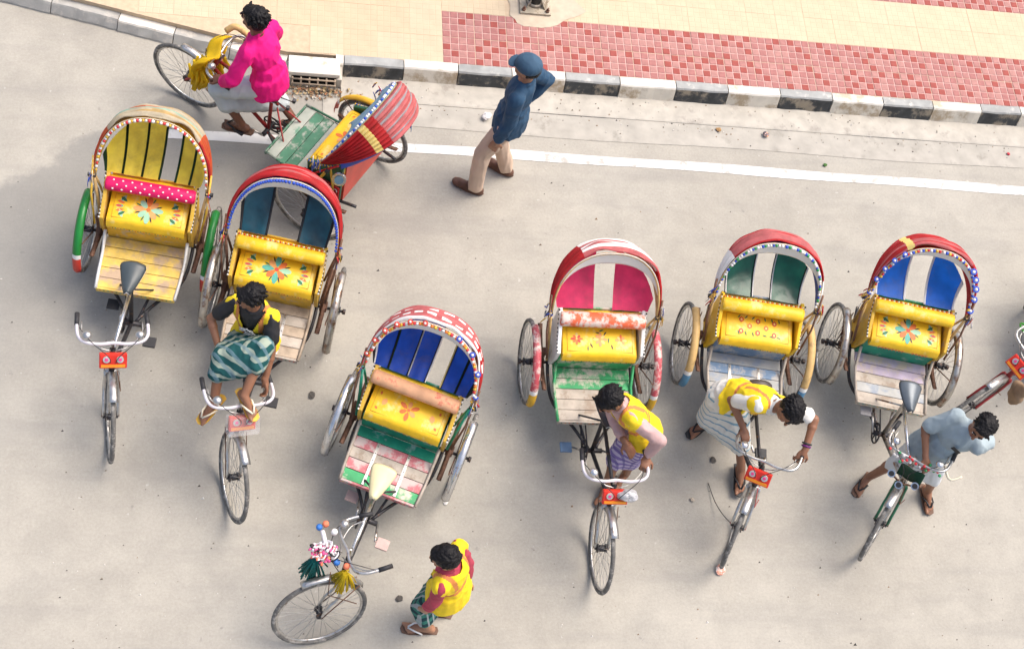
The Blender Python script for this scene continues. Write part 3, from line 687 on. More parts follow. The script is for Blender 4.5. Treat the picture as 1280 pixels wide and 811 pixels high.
w_bare = mat('plank_bare',(.44,.35,.26),.8,0,.25,14,.2,wear=(.30,.23,.17),wamt=.35,wscale=8)
w_pale = mat('plank_pale',(.50,.44,.37),.8,0,.2,10,.2,wear=(.34,.27,.21),wamt=.40,wscale=6,grime=.5)
w_lilac = mat('plank_lilac',(.50,.42,.52),.8,0,.25,8,.2,wear=(.55,.46,.36),wamt=.5,wscale=7)
w_pink = mat('plank_pink',(.60,.18,.20),.6,0,.25,9,.1,wear=(.56,.45,.42),wamt=.5,wscale=9)
w_teal = mat('plank_teal',(.02,.30,.18),.5,0,.25,8,.1,wear=(.30,.45,.38),wamt=.3,wscale=7)
w_grn = mat('plank_green',(.05,.38,.14),.5,0,.25,8,.1,wear=(.62,.55,.46),wamt=.45,wscale=5)
w_grey = mat('plank_grey',(.42,.42,.40),.7,0,.2,8,.1,wear=(.30,.34,.40),wamt=.42,wscale=7)
w_blue = mat('plank_blue',(.18,.28,.42),.6,0,.2,8,.1,wear=(.45,.43,.40),wamt=.5,wscale=8)
w_olive = mat('plank_dull_green',(.05,.17,.10),.6,0,.25,8,.1,wear=(.34,.36,.31),wamt=.40,wscale=7); w_greyg = mat('plank_grey_green',(.36,.39,.34),.7,0,.2,8,.1,wear=(.10,.26,.17),wamt=.34,wscale=6)
saddle_g = mat('saddle_vinyl_grey',(.055,.07,.078),.35,0,.25,10,.1); saddle_s = mat('saddle_silver',(.10,.12,.14),.28,.2,.3,10,.1); saddle_b = mat('saddle_brown',(.06,.045,.04),.45,0,.3,10,.1)
lilacw = mat('white_lilac_paint',(.72,.68,.72),.35,.2,.1,10); red_f = mat('frame_red',(.32,.03,.03),.45,.2,.2,10,wear=(.12,.08,.06),wamt=.35,wscale=14)
green_f = mat('frame_green',(.03,.14,.07),.45,.2,.2,10,wear=(.12,.08,.06),wamt=.35,wscale=14)
magroll = mat('magenta_roll',(.78,.01,.13),.55,0,.12,9,.1); peach = mat('peach_roll',(.74,.40,.22),.6,0,.25,9,.1,wear=(.62,.12,.08),wamt=.35,wscale=9)
redwhite = mat('red_white_roll',(.74,.62,.55),.6,0,.15,9,.1,wear=(.72,.13,.05),wamt=.48,wscale=12)

def tassels(b, at, n, l, rs, sp=.05, mi=0):
    for i in range(n):
        a = rs.uniform(0,6.3); d = V((cos(a)*sp*rs.random(), sin(a)*sp*rs.random(), 0)); p = at+d*.3
        b.tube([p, p+d*.5-V((0,0,l*.4)), p+d-V((0,0,l))], [.004,.006,.0065], 4, mi=mi)
def ex_basket_box(r, Tm, P, T4):
    b = MB(); b.box((.02,0,-.005),(.10,.235,.15)); P(MB().add([T4@V(v) for v in b.v], b.f, 0, False), 'plastic_cover', mat('cloudy_plastic',(.8,.8,.78),.2,0,.05,8,0,spec=.6,alpha=.22), bevel=.012)
def ex_side_on(r, Tm, P, T4):
    ex_yellow_cloth(r, Tm, P, T4)
    b = MB(); b.grid(lambda u,v: V((-.36-.06*u-.03*v+.01*sin(5*u),-.36+.13*u,1.235+.05*u-.24*v+.012*sin(7*u+2*v))), 8, 8); P(b, 'blue_flap', cl('flap_blue',(.01,.22,.60)), solid=.004)
    b = MB(); b.box((-.03,.372,.60),(.34,.012,.20)); P(b, 'red_side_board', redc)
    rz = random.Random(12)
    for i in range(7):
        b = MB(); x0 = -.17+.045*i; b.tube([(x0+.015*cos(2*pi*k/10),.381,.655+.02*sin(2*pi*k/10)) for k in range(10 if i % 2 else 7)], .0035, 4, closed=bool(i % 2)); P(b, 'letter', white_p)
    b = MB(); b.tube([(-.20,.40,.90),(-.215,.43,.915)], [.055,.058], 16); o = P(b, 'lamp', chrome_b); b = MB(); b.tube([(-.216,.431,.916),(-.220,.438,.919)], .038, 14); P(b, 'lamp_glass', mat('lamp_blue',(.2,.35,.45),.2), o)
def ex_bouquet(r, Tm, P, T4):
    rs = random.Random(9); c0 = Tm@V((1.27,0,.97))
    pinkf = mat('pink_ribbon',(.75,.10,.30),.6); wf = mat('ribbon_white',(.8,.76,.78),.6); tf = cl('teal_tassel',(.01,.22,.20)); yf = cl('yellow_tassel',(.85,.66,.02)); of = mat('coral_bow',(.8,.2,.1),.6); bf = mat('blue_bell',(.03,.16,.5),.3)
    Li = (M.Translation((1.241,4.287,0)) @ M.Rotation(R(-111),4,'Z')).inverted()
    b = MB()
    for i in range(130):
        q = Li@G(405+rs.uniform(-1,1)*rs.uniform(4,19),690+rs.uniform(-1,1)*rs.uniform(4,16),.95+rs.gauss(0,.025)); b.ell(q,(.016,.012,.006),M.Rotation(rs.uniform(-1,1),3,'X')@M.Rotation(rs.uniform(-1,1),3,'Y'),7,5,mi=rs.choice([0,0,1,1,1,2]))
    for i in range(9):
        q = Li@G(405+rs.uniform(-15,15),690+rs.uniform(-12,12),.97); u = V((rs.uniform(-1,1),rs.uniform(-1,1),rs.uniform(.0,.6))).normalized()*.045; v = u.orthogonal().normalized()*.03
        b.tube([q+u*cos(2*pi*k/10)+v*sin(2*pi*k/10) for k in range(10)], .006, 5, mi=1 if i % 3 else 3, closed=True)
    P(b, 'ribbon_flowers', [pinkf,wf,of,blk])
    for nm, px, py, mt, n_, sp_ in (('teal_tassel',394,700,tf,26,.055),('yellow_tassel',432,716,yf,24,.055)):
        b = MB(); q = Li@G(px,py,.90); tassels(b, q, n_*3, .23, rs, sp_*1.5)
        P(b, nm, mt)
    for px, py, mt in ((399,659,bf),(421,703,bf),(407,655,of),(433,708,of),(418,665,white_p)):
        b = MB(); q = Li@G(px,py,.96); b.tube([q-V((0,0,.02)),q,q+V((0,0,.02)),q+V((0,0,.026))], [.014,.024,.022,.010], 10); P(b, 'ornament', mt)
    b = MB(); b.tube([Li@G(403,663,.96),Li@G(410,690,.94)], .016, 8); P(b, 'ribbon_bar', wf)
def ex_lamps(r, Tm, P, T4):
    rs = random.Random(2)
    b = MB()
    for i in range(22): b.ell(Tm@V((1.27+rs.gauss(0,.025),rs.gauss(0,.13),.945+rs.gauss(0,.015))),(.014,.014,.011),None,6,4,mi=rs.randrange(4))
    P(b, 'ribbon_flowers', [BEAD[0],BEAD[3],BEAD[1],BEAD[0]])
    for x_, y_ in ((1.36,-.10),(1.42,-.01),(1.36,.10)):
        d = V((.55,0,.6)).normalized(); p = Tm@V((x_,y_,.80)); d = (Tm.to_3x3()@d); b = MB(); b.tube([p-d*.03,p+d*.035,p+d*.045], [.016,.030,.032], 12); o = P(b, 'lamp', chrome_b)
        b = MB(); b.tube([p+d*.040,p+d*.0475], .022, 12); P(b, 'lamp_glass', mat('lamp_dark',(.05,.045,.04),.2), o)
    b = MB(); b.tube([Tm@V((1.36,-.12,.79)),Tm@V((1.40,0,.78)),Tm@V((1.36,.12,.79))], .008, 6); P(b, 'lamp_bracket', rust)
    b = MB(); b.tube([Tm@V(p) for p in spline([(1.16,.22,.935),(1.24,.30,.925),(1.17,.37,.93)],5)], .010, 6); P(b, 'rubber_hose', cream)
    b = MB(); b.grid(lambda u,v: Tm@V((1.30+.05*v,-.07+.20*u,.90-.10*v+.01*sin(9*u))), 10, 4); P(b, 'green_cloth', cl('green_cloth',(.012,.07,.035)), solid=.006)
def ex_yellow_cloth(r, Tm, P, T4):
    rs = random.Random(3); yf = cl('yellow_cloth',(.86,.62,.015)); b = MB()
    def drape(u, v):
        return Tm@V((1.235+.13*sin(2.6*v)+.03*sin(7*u), -.16+.36*u+.03*sin(5*v), .985-.36*v*v-.05*v+.025*sin(9*u+3*v)+.03*N.noise(V((u*4,v*4,1)))))
    b.grid(drape, 22, 18); P(b, 'cloth_drape', yf, solid=.012)
    b = MB()
    for i in range(30):
        y_ = rs.uniform(-.18,.22); p = Tm@V((1.34+rs.uniform(-.05,.10),y_,.80)); b.tube([p,p+V((rs.uniform(-.05,.05),rs.uniform(-.03,.03),-.12)),p+V((rs.uniform(-.08,.08),rs.uniform(-.05,.05),-.27))],[.012,.016,.016],5)
    P(b, 'yellow_tassels', yf)
    b = MB(); b.tube([Tm@V(p) for p in spline([(1.30,-.17,1.0),(1.24,-.22,1.05),(1.12,-.23,1.02)],4)], [.028]*9, 7); P(b, 'rolled_sack', bamboo)
def ex_hoop(r, Tm, P, T4):
    b = MB(); c = G(1281,411,.95); Li = (M.Translation(r.location) @ M.Rotation(r.rotation_euler.z,4,'Z')).inverted(); c = Li@c
    b.tube([c+V((.0+.02*sin(2*pi*k/18),.055*cos(2*pi*k/18),.055*sin(2*pi*k/18))) for k in range(18)], .008, 6, closed=True); P(b, 'green_hoop', mat('hoop_green',(.05,.55,.03),.4))
def cf_r1(u, v):
    if .25 < u < .78: return (1,1,1,4,1,1,2,1,1,0,1,1,1,4)[int(v*14+u*2) % 14]
    return 0 if int(v*9+u*3) % 3 else 3
rickshaw('cycle_rickshaw', 'rickshaw with yellow curtains, orange hood and bright magenta roll across its seat back', (-.757,5.917,-97.9), 15.7, dict(seed=1,
    hood=[oranc,cl('old_cream_canvas',(.66,.58,.42)),mint_c,redc,cl('yellowed_canvas',(.70,.50,.22))], canopy_fn=cf_r1, curtain=[(-.93,-.60,yelc,(greenl,)),(-.60,-.22,yelc,(greenl,)),(-.22,.12,yelc,(greenl,)),(.44,.72,yelc,(greenl,)),(.72,.95,yelc,None)],
    guard=(gr_g,gr_r), planks=[w_yel], rail=white_p, lip=w_yel, box=yel_w, seat=yel, motif='pale', roll=magroll, rolldots=1, side=yel_w, saddle=saddle_g,
    frame=dark, toptube=chrome_b, bar=lilacw, bells=(-1,1), inner=yelc, lining=cream, lining_w=.10, trim=[1,0,1,4], p0=29, p1=60, brace=bamboo, stay=yel_w))
rickshaw('cycle_rickshaw', 'rickshaw with plain red hood, blue trim and glossy dark teal plastic curtain flaps', (.237,5.442,-101), 27, dict(seed=2, hood=[redc,pinkc], canopy_fn=lambda u,v: 0 if (v*5) % 1 < .75 or u < .2 else 1,
    curtain=[(-.86,-.34,tealc,(blk,)),(.30,.86,tealc,(blk,))], guard=(chrome_r,), planks=[w_bare,w_pale], strips=1, rail=w_bare, lip=w_pale, box=yel_w, seat=yel, motif='multi', roll=yel, fringe=cream, side=yel_w,
    saddle=saddle_b, frame=dark, bar=lilacw, bells=(-1,), lining=white_c, lining_w=.17, trim=[2], inner=blueb, extra=ex_basket_box, sag=.03, brace=rust))
rickshaw('cycle_rickshaw', 'empty rickshaw with dark blue striped curtains, peach roll and front wheel turned sharply', (1.241,4.287,-111), -57, dict(seed=3, hood=[pinkc,redc,white_c], canopy_fn=lambda u,v: 2 if (v < .06 or (.12 < u < .9 and int(v*40) in (8,9,22,23) and int(u*48) % 3)) else (1 if u < .3 else 0),
    curtain=[(-.95,-.66,bluec,(blk,whb)),(-.66,-.26,bluec,(blk,greenl)),(-.26,.10,bluec,(blk,whb)),(.42,.72,bluec,(PAL[4],blk)),(.72,.96,bluec,(greenl,blk))], guard=(chrome_b,), planks=[w_teal,w_pink,w_pale,w_pink,w_grn], strips=1, rail=w_pale, lip=w_pink, box=w_teal, seat=yel, motif='star',
    roll=peach, side=yel_w, saddle=mat('saddle_cover',(.76,.68,.40),.5,0,.15,9), spipe=cream, frame=dark, toptube=chrome_b, bells=(-1,), plate=None, lining=white_c, lining_w=.17, trim=[4,5,1,0], rosettes=((100,170,6,.020,PAL[3],white_c),(8,70,4,.022,BEAD[2],white_c)), extra=ex_bouquet, crank=20, pedal=mat('pedal_pink',(.6,.42,.38),.6), brace=w_teal))
rickshaw('cycle_rickshaw', 'rickshaw with magenta curtain panels, green footboard and worn red mudguards', (2.771,4.949,-90.2), .6, dict(seed=4, hood=[redc,pinkc,white_c], canopy_fn=lambda u,v: 0 if u < .22 or u > .66 else (2 if int(v*8) % 2 else 1),
    curtain=[(-.96,-.20,magc,None),(.20,.96,magc,None)], guard=(gr_pinkred,gr_y), planks=[w_grn,w_grn,w_pale,w_pale,w_pale], rail=w_grn, lip=w_pale, box=w_grn, seat=yel, motif='side', roll=redwhite, rollr=.055, side=white_p, back=yel_w,
    saddle=saddle_b, frame=dark, bar=lilacw, bells=(-1,), bellm=chrome_b, lining=white_c, lining_w=.20, sag=.02, stay=rust, brace=bamboo, crank=60, pedal=mat('pedal_blue',(.15,.25,.4),.6)))
rickshaw('cycle_rickshaw', 'rickshaw with pink hood, green plastic curtain panels and grey metal footboard', (4.109,5.116,-96.9), -22.8, dict(seed=5, hood=[pinkc,redc,white_c], canopy_fn=lambda u,v: 2 if u > .80 or u < .14 else (1 if (v*4) % 1 < .2 else 0),
    curtain=[(-.84,-.26,greenp,(blk,whb)),(.14,.76,greenp,(blk,whb))], guard=(gr_wood,gr_bl), planks=[w_grey,w_blue,w_grey], strips=1, rail=w_pale, lip=w_grey, box=w_blue, seat=yel, motif='lattice', roll=yel, rollr=.055, fringe=cream, side=yel,
    saddle=saddle_b, frame=dark, bells=(-1,), bellm=chrome_b, lining=white_c, lining_w=.2, inner=bluec, trim=[1,1,3,2], rod=mat('rod_pink',(.5,.1,.1),.5), brace=bamboo, folds=3))
rickshaw('cycle_rickshaw', 'rickshaw with bright blue curtain panels, red hood and lilac stained bare plank footboard', (5.432,5.148,-100.4), -29.9, dict(seed=6, hood=[redc,pinkc,PAL[4]], canopy_fn=lambda u,v: 2 if .655 < u < .685 else (1 if u > .3 and (v*5) % 1 < .22 else 0),
    curtain=[(-.90,-.26,blueb,(whb,)),(.20,.84,blueb,(whb,))], guard=(chrome_r,), planks=[w_lilac,w_lilac,w_pale,w_grey,w_pale], rail=w_pale, lip=w_pale, box=w_teal, seat=yel, motif='multi', lettering=1, roll=yel, rollr=.055, fringe=white_c, side=yel_w,
    saddle=saddle_s, spipe=saddle_s, frame=chrome_r, toptube=chrome_b, bells=(-1,1), bellm=chrome_b, plate=None, lining=white_c, lining_w=.16, trim=[0,4,2,1], inner=redc, rosettes=((6,48,5,.028,BEAD[2],white_c),(128,176,5,.022,BEAD[2],white_c)), extra=ex_lamps, fork=green_f, crank=-20, pedal=mat('pedal_grey',(.4,.38,.38),.6)))
a_, b_ = G(490,180,.355), G(375,250,.355)
rickshaw('cycle_rickshaw', 'rickshaw by the drain, turned side-on, with sky blue lining and green footboard', ((a_.x+b_.x)/2-.05,(a_.y+b_.y)/2+.015,146.5), 2, dict(seed=8, p0=24, p1=50, hh=.62, px=-.03, bulge=.05, sadx=.12, folds=8, hood=[redc,pinkc,PAL[4],cl('silver_grey_canvas',(.45,.42,.44))], canopy_fn=lambda u,v: 2 if .30 < u < .325 else (0 if u < .4 else (3 if int(v*16) % 4 == 1 else 1)),
    curtain=[(-.95,-.2,bluec,None),(.2,.95,bluec,None)], guard=(gr_y,gr_r), planks=[w_olive,w_greyg,w_olive], rail=w_olive, lip=w_olive, box=gr_r, seat=yel, motif='star', roll=yel, side=green_f, saddle=saddle_b, frame=red_f, plate=None,
    bells=(1,), lining=skyc, lining_w=.97, trim=[1,1,2], extra=ex_side_on, edge=[BEAD[4],BEAD[2]], brace=gr_y, stay=redc, fork=red_f))
ang = -150; hv = V((cos(R(ang)),sin(R(ang)))); c8 = G(1262,468,.70); hub8 = V((c8.x+.235*hv.x,c8.y+.235*hv.y,0))
rickshaw('cycle_rickshaw', 'rickshaw cut off beside the road edge, only its front wheel and red plate showing', (hub8.x-1.57*hv.x,hub8.y-1.57*hv.y,ang), 0, dict(seed=9, hood=[redc,pinkc], curtain=[(-.95,-.2,greenp,None),(.2,.95,greenp,None)], guard=(chrome_r,), planks=[w_pale,w_bare], rail=w_pale, lip=w_pale, box=yel_w, seat=yel, motif='multi', roll=yel, side=yel_w, saddle=saddle_b, frame=red_f, fork=red_f, trim=[1,2], bells=(1,), extra=ex_hoop))

# ------------------------------------------------------------------ people
def remeshed(mb, voxel, smooth=3, amp=0, freq=14, seed=0, stretch=(1,1,1)):
    me = mb.mesh('tmp', []); ob = bpy.data.objects.new('tmp', me); C.objects.link(ob)
    q = ob.modifiers.new('r','REMESH'); q.mode = 'VOXEL'; q.voxel_size = voxel
    q = ob.modifiers.new('s','SMOOTH'); q.iterations = smooth; q.factor = .5
    dg = bpy.context.evaluated_depsgraph_get(); out = bpy.data.meshes.new_from_object(ob.evaluated_get(dg))
    bpy.data.objects.remove(ob); bpy.data.meshes.remove(me)
    if amp:
        nrm = [v.normal.copy() for v in out.vertices]
        for v, nn in zip(out.vertices, nrm):
            p = V((v.co.x*stretch[0],v.co.y*stretch[1],v.co.z*stretch[2]))
            k = .7*N.noise(p*freq+V((seed,0,0)))+1.1*((1-abs(N.noise(p*freq*.8+V((0,seed,3)))))**5-.35)+.35*N.noise(p*freq*2.7+V((0,seed,0)))
            v.co += nn*amp*k
    out.polygons.foreach_set('use_smooth', [True]*len(out.polygons)); return out
def ik(a, t, l1, l2, pole):
    a, t, pole = V(a), V(t), V(pole); d = t-a; l = d.length
    if l > (l1+l2)*.995: t = a+d.normalized()*(l1+l2)*.995; d = t-a; l = d.length
    x = (l1*l1-l2*l2+l*l)/(2*l); h = math.sqrt(max(0,l1*l1-x*x)); u = d/l; p = pole-u*pole.dot(u); p = p.normalized() if p.length > 1e-6 else u.orthogonal()
    return a+u*x+p*h, t
def frame(f, u):
    u = V(u).normalized(); f = V(f); f = (f-u*f.dot(u)).normalized(); l = u.cross(f); return M((f,l,u)).transposed()
def hand_prims(b, w_, d, n, side, curl, s=1.0, sp=1.0):
    d = V(d).normalized(); n = V(n); n = (n-d*n.dot(d)).normalized(); sd = d.cross(n)*side   # sd: towards the thumb
    X = M((d,sd,n)).transposed(); b.ell(w_+d*.048*s, (.056*s,.042*s,.017*s), X, 12, 8); b.cap(w_-d*.02, w_+d*.03*s, .027, .026)
    for i, (o_, L_) in enumerate(((.031,.066),(.0105,.076),(-.0105,.070),(-.030,.055))):
        p = w_+d*.088*s+sd*o_*s; a1 = curl[0]+.06*i; a2 = a1+curl[1]; fan = sd*(o_*1.6*sp)
        d1 = (d*cos(a1)+n*sin(a1)+fan).normalized(); d2 = (d*cos(a2)+n*sin(a2)+fan*.5).normalized(); d3 = (d*cos(a2+curl[1]*.7)+n*sin(a2+curl[1]*.7)).normalized()
        q1 = p+d1*L_*.46*s; q2 = q1+d2*L_*.32*s; q3 = q2+d3*L_*.22*s
        b.cap(p-d*.015, q1, .0105*s, .0095*s, 8); b.cap(q1, q2, .0095*s, .0088*s, 8); b.cap(q2, q3, .0088*s, .0075*s, 8)
    t0 = w_+d*.022*s+sd*.030*s; t1 = t0+(sd*.62+d*.62+n*.35).normalized()*.040*s; t2 = t1+(d*.85+n*.35+sd*.1).normalized()*.034*s
    b.cap(t0-sd*.01, t1, .0145*s, .011*s, 8); b.cap(t1, t2, .011*s, .0085*s, 8)
def person(label, base, pel, U0, U1, F, hu, hf, lh, rh, la, ra, lp=(0,0,-1), rp=(0,0,-1), lk=None, rk=None, lt=None, rt=None, hands=None, h=1.65, sk=None, top=None, vest=None, low=None, shoe='flip', cap=None, group=None, hairlen=0, curly=False, extra=None, F1=None):
    s = h/1.65; base = V((base[0],base[1],0)); pel = V(pel)-base; sk = sk or skin
    F = V(F); X0 = frame(F, U0); X1 = frame(F1 or F, U1); u0, u1 = X0.col[2], X1.col[2]; l0, l1 = X0.col[1], X1.col[1]; f1 = X1.col[0]
    mid = pel+u0*.20*s; nk = mid+u1*.285*s; XH = frame(hf, hu); hu = XH.col[2]; hc = nk+(u1*.4+hu*.6).normalized()*.065*s+hu*.085*s; hF, hL = XH.col[0], XH.col[1]
    J = {}
    for k, sg, wt, pol in (('l',1,lh,lp),('r',-1,rh,rp)):
        sh = nk-u1*.055*s+l1*sg*.150*s; el, wr = ik(sh, V(wt)-base, .275*s, .245*s, pol); J[k+'s'], J[k+'e'], J[k+'w'] = sh, el, wr
    for k, sg, an, kp, to in (('l',1,la,lk,lt),('r',-1,ra,rk,rt)):
        hp = pel-u0*.02*s+l0*sg*.085*s; kn, an = ik(hp, V(an)-base, .41*s, .40*s, V(kp) if kp else F); t_ = V(to) if to else F.copy()
        J[k+'h'], J[k+'k'], J[k+'a'], J[k+'t'] = hp, kn, an, t_.normalized()
    hands = hands or {}
    b = MB()
    # head with face
    b.ell(hc+hu*.018*s, (.094*s,.075*s,.093*s), XH, 18, 12); b.ell(hc+hF*.022*s-hu*.045*s, (.068*s,.058*s,.068*s), XH, 14, 10)
    b.ell(hc+hF*.058*s-hu*.088*s, (.027*s,.030*s,.022*s), XH); b.cap(hc+hF*.088*s+hu*.008*s, hc+hF*.108*s-hu*.030*s, .009*s, .015*s)
    for q in (-1,1):
        b.ell(hc+hL*q*.076*s-hF*.006*s-hu*.008*s, (.020*s,.009*s,.032*s), XH, 8, 6); b.ell(hc+hL*q*.030*s+hF*.080*s+hu*.020*s, (.014*s,.026*s,.009*s), XH, 8, 6); b.ell(hc+hL*q*.045*s+hF*.060*s-hu*.025*s, (.022*s,.018*s,.020*s), XH, 8, 6)
    b.cap(nk-u1*.03*s, hc-hu*.045*s-hF*.012*s, .058*s, .052*s)
    # trunk
    b.ell(mid+u1*.13*s, (.080*s,.124*s,.160*s), X1, 14, 10); b.ell(pel+u0*.12*s, (.076*s,.110*s,.16*s), X0, 14, 10); b.ell(pel-u0*.01*s, (.082*s,.120*s,.10*s), X0, 14, 10)
    b.cap(J['ls'], J['rs'], .044*s, .044*s); b.cap(nk-u1*.03*s, J['ls'], .045*s, .048*s); b.cap(nk-u1*.03*s, J['rs'], .045*s, .048*s)
    for k, sg in (('l',1),('r',-1)):
        b.cap(J[k+'s'], J[k+'e'], .043*s, .035*s); b.cap(J[k+'e'], J[k+'w'], .036*s, .025*s); b.ell(J[k+'e'].lerp(J[k+'w'],.25), (.038*s,)*3)
        d = (J[k+'w']-J[k+'e']).normalized(); hs = hands.get(k, {}); dd = V(hs.get('d', d)); nn = V(hs.get('n', -l1*sg))
        hand_prims(b, J[k+'w'], dd, nn, sg*hs.get('th',1), hs.get('curl',(.25,.3)), s, hs.get('sp',1))
        b.cap(J[k+'h'], J[k+'k'], .072*s, .049*s); b.cap(J[k+'k'], J[k+'a'], .049*s, .034*s); b.ell(J[k+'k'].lerp(J[k+'a'],.3)-J[k+'t']*.012, (.052*s,.050*s,.09*s))
        t_ = J[k+'t']; fu = V((0,0,1)) if abs(t_.z) < .6 else (J[k+'k']-J[k+'a']).normalized(); fu = (fu-t_*fu.dot(t_)).normalized(); sd = fu.cross(t_)
        a = J[k+'a']; XF = M((t_,sd,fu)).transposed(); b.cap(a-fu*.038*s-t_*.032*s, a-fu*.048*s+t_*.09*s, .036*s, .025*s); b.cap(a, a+t_*.09*s-fu*.045*s, .036*s, .024*s); b.ell(a-fu*.055*s+t_*.115*s, (.055*s,.044*s,.018*s), XF)
        for i in range(5): b.cap(a-fu*.060*s+t_*(.13)*s+sd*(.032-.016*i)*s*sg*-1, a-fu*.062*s+t_*(.182-.011*i)*s+sd*(.034-.017*i)*s*-sg, .011*s, (.0125 if i == 0 else .009)*s, 8)
        J[k+'XF'] = XF; J[k+'fu'] = fu
    body = remeshed(b, .0068, 2); body.materials.append(sk)
    o = bpy.data.objects.new('person', body); C.objects.link(o); o.location = base
    tag(o, label, 'person', group)
    def cloth(name, mb, mats, amp=.007, voxel=.009, matfn=None, cut=None, freq=13, smooth=3, stretch=(1,1,.6)):
        me = remeshed(mb, voxel, smooth, amp, freq, random.random()*50, stretch)
        for k_ in mats if isinstance(mats,(list,tuple)) else [mats]: me.materials.append(k_)
        Xi = X1.transposed(); X0i = X0.transposed()
        if cut:
            bm = bmesh.new(); bm.from_mesh(me); bm.normal_update()
            kill = [f for f in bm.faces if cut(Xi@(f.calc_center_median()-mid), Xi@f.normal)]
            bmesh.ops.delete(bm, geom=kill, context='FACES'); bm.to_mesh(me); bm.free()
        if matfn:
            me.polygons.foreach_set('material_index', [matfn(Xi@(p.center-mid), Xi@p.normal) for p in me.polygons])
        c = bpy.data.objects.new(name, me); C.objects.link(c); c.parent = o
        if cut: q = c.modifiers.new('s','SOLIDIFY'); q.thickness = .006; q.offset = 0
        return c
    # hair / cap
    if cap:
        b = MB(); b.ell(hc+hu*.045*s-hF*.008*s, (.108*s,.092*s,.078*s), XH, 18, 12); b.ell(hc+hu*.030*s-hF*.008*s, (.106*s,.091*s,.045*s), XH, 18, 10)
        b.ell(hc+hu*.018*s+hF*.105*s, (.052*s,.068*s,.010*s), frame(hF*1.0-hu*.25, hu+hF*.25), 14, 6); cloth('cap', b, cap, .002, .006)
        b = MB(); b.ell(hc+hu*.002*s-hF*.022*s, (.088*s,.080*s,.07*s), XH, 18, 12); b2 = cloth('hair', b, hairm, .006, .007, freq=45)
    else:
        b = MB(); b.ell(hc+hu*.038*s-hF*.016*s, (.098*s,.083*s,.086*s), XH, 18, 12); b.ell(hc+hu*.002*s-hF*.034*s, (.075*s,.080*s,.072*s), XH, 16, 10)
        b.ell(hc+hu*.082*s+hF*.038*s, (.055*s,.062*s,.030*s), XH, 14, 8)
        rz = random.Random(int(base.x*100)); 
        for i in range(150 if curly else 260):
            a_, e_ = rz.uniform(0,2*pi), rz.uniform(-.1,1.4); q = XH@V((cos(a_)*cos(e_)*.100-.016, sin(a_)*cos(e_)*.085, sin(e_)*.088+.038))*s
            if cos(a_) > .3 and e_ < .5: continue
            if curly: tn = XH@V((-sin(a_),cos(a_),-.5)); b.cap(hc+q*.97, hc+q*1.03+tn*.014*s, .010*s, .006*s, 6)
            else: tn = XH@V((-.5+.6*cos(a_)+rz.uniform(-.3,.3),.9*sin(a_)+rz.uniform(-.3,.3),-.8+e_*.5)); b.cap(hc+q*.985, hc+q*1.0+tn*.016*s, .0072*s, .005*s, 6)
        if not curly:
            for i in range(26): y_ = rz.uniform(-.06,.06); p_ = hc+XH@V((.066,y_,.088))*s; b.cap(p_, p_+XH@V((rz.uniform(.006,.016),y_*.3+rz.uniform(-.01,.01),rz.uniform(-.028,.004)))*s, .010*s, .005*s, 6)
        cloth('hair', b, hairm, .002, .0055, freq=70, smooth=1)
    for q in (-1,1):
        b = MB(); b.ell(hc+hL*q*.031*s+hF*.083*s+hu*.004*s, (.009*s,.014*s,.008*s), XH, 8, 6, mi=0); b.ell(hc+hL*q*.031*s+hF*.089*s+hu*.004*s, (.005*s,.007*s,.007*s), XH, 8, 6, mi=1); b.build('eye', [eyew,hairm], o)
        b = MB(); b.tube([hc+hL*q*(.012+.012*k)*s+hF*(.097-.004*k)*s+hu*(.026+.003*sin(k))*s for k in range(4)], .0045*s, 5); b.build('eyebrow', hairm, o)
    b = MB(); b.ell(hc+hF*.083*s-hu*.058*s, (.012*s,.025*s,.0085*s), XH, 10, 6); b.build('lips', lipm, o)
    # top
    def trunk(b, e, hem, sleeve=0, fl=0.0, arms=True):
        b.ell(mid+u1*.13*s, (.090*s+e,.136*s+e,.172*s+e), X1, 16, 12); b.ell(pel+u0*.12*s, (.090*s+e,.124*s+e,.17*s), X0, 16, 12)
        if hem > 0:
            for k in range(9): t = k/8; b.ell(pel+u0*(.08-(hem+.02)*t)*s, (.110*s+e+fl*t,.150*s+e+fl*t,.085*s), X0, 16, 10)
        b.cap(J['ls'], J['rs'], .047*s+e*.6, .047*s+e*.6)
        for k in 'lr':
            b.cap(nk-u1*.03*s, J[k+'s'], .042*s+e*.7, .046*s+e*.6)
            if sleeve:
                el = J[k+'s'].lerp(J[k+'e'], min(1,sleeve)); b.cap(J[k+'s'], el, .048*s+e, (.048 if sleeve < 1 else .040)*s+e)
                if sleeve > 1: b.cap(J[k+'e'], J[k+'e'].lerp(J[k+'w'], sleeve-1), .041*s+e, .030*s+e)
    if top:
        b = MB(); trunk(b, top.get('e',.012), top.get('hem',.12), top.get('sleeve',.6), .012)
        if top.get('collar',1): b.tube([nk+u1*.012*s+(f1*cos(a)*.062+l1*sin(a)*.066)*s-u1*.022*cos(a)*s for a in [2*pi*k/16 for k in range(16)]], .014*s, 6, closed=True)
        cloth('shirt', b, top['m'], top.get('amp',.009), .0085, matfn=top.get('fn'), freq=11)
    if vest:
        b = MB(); trunk(b, .024, vest.get('hem',.03), 0, .03)
        for k in 'lr': b.cap(J[k+'s'], J[k+'s'].lerp(J[k+'e'],.10), .058*s, .062*s)
        def vf(p, n): 
            a = abs(p.y)
            return 1 if (.078 < a < .108 and p.z > .05) or (-.02 < p.z < .008) else 0
        def vc(p, n): return p.x > .0 and abs(p.y) < vest.get('open',.03)+max(0,p.z-.12)*.35 and n.x > .0 or (p.x*p.x+p.y*p.y < (.088*s)**2 and p.z > .12) or p.z < vest.get('bottom',-.235)+.012*sin(p.y*40)
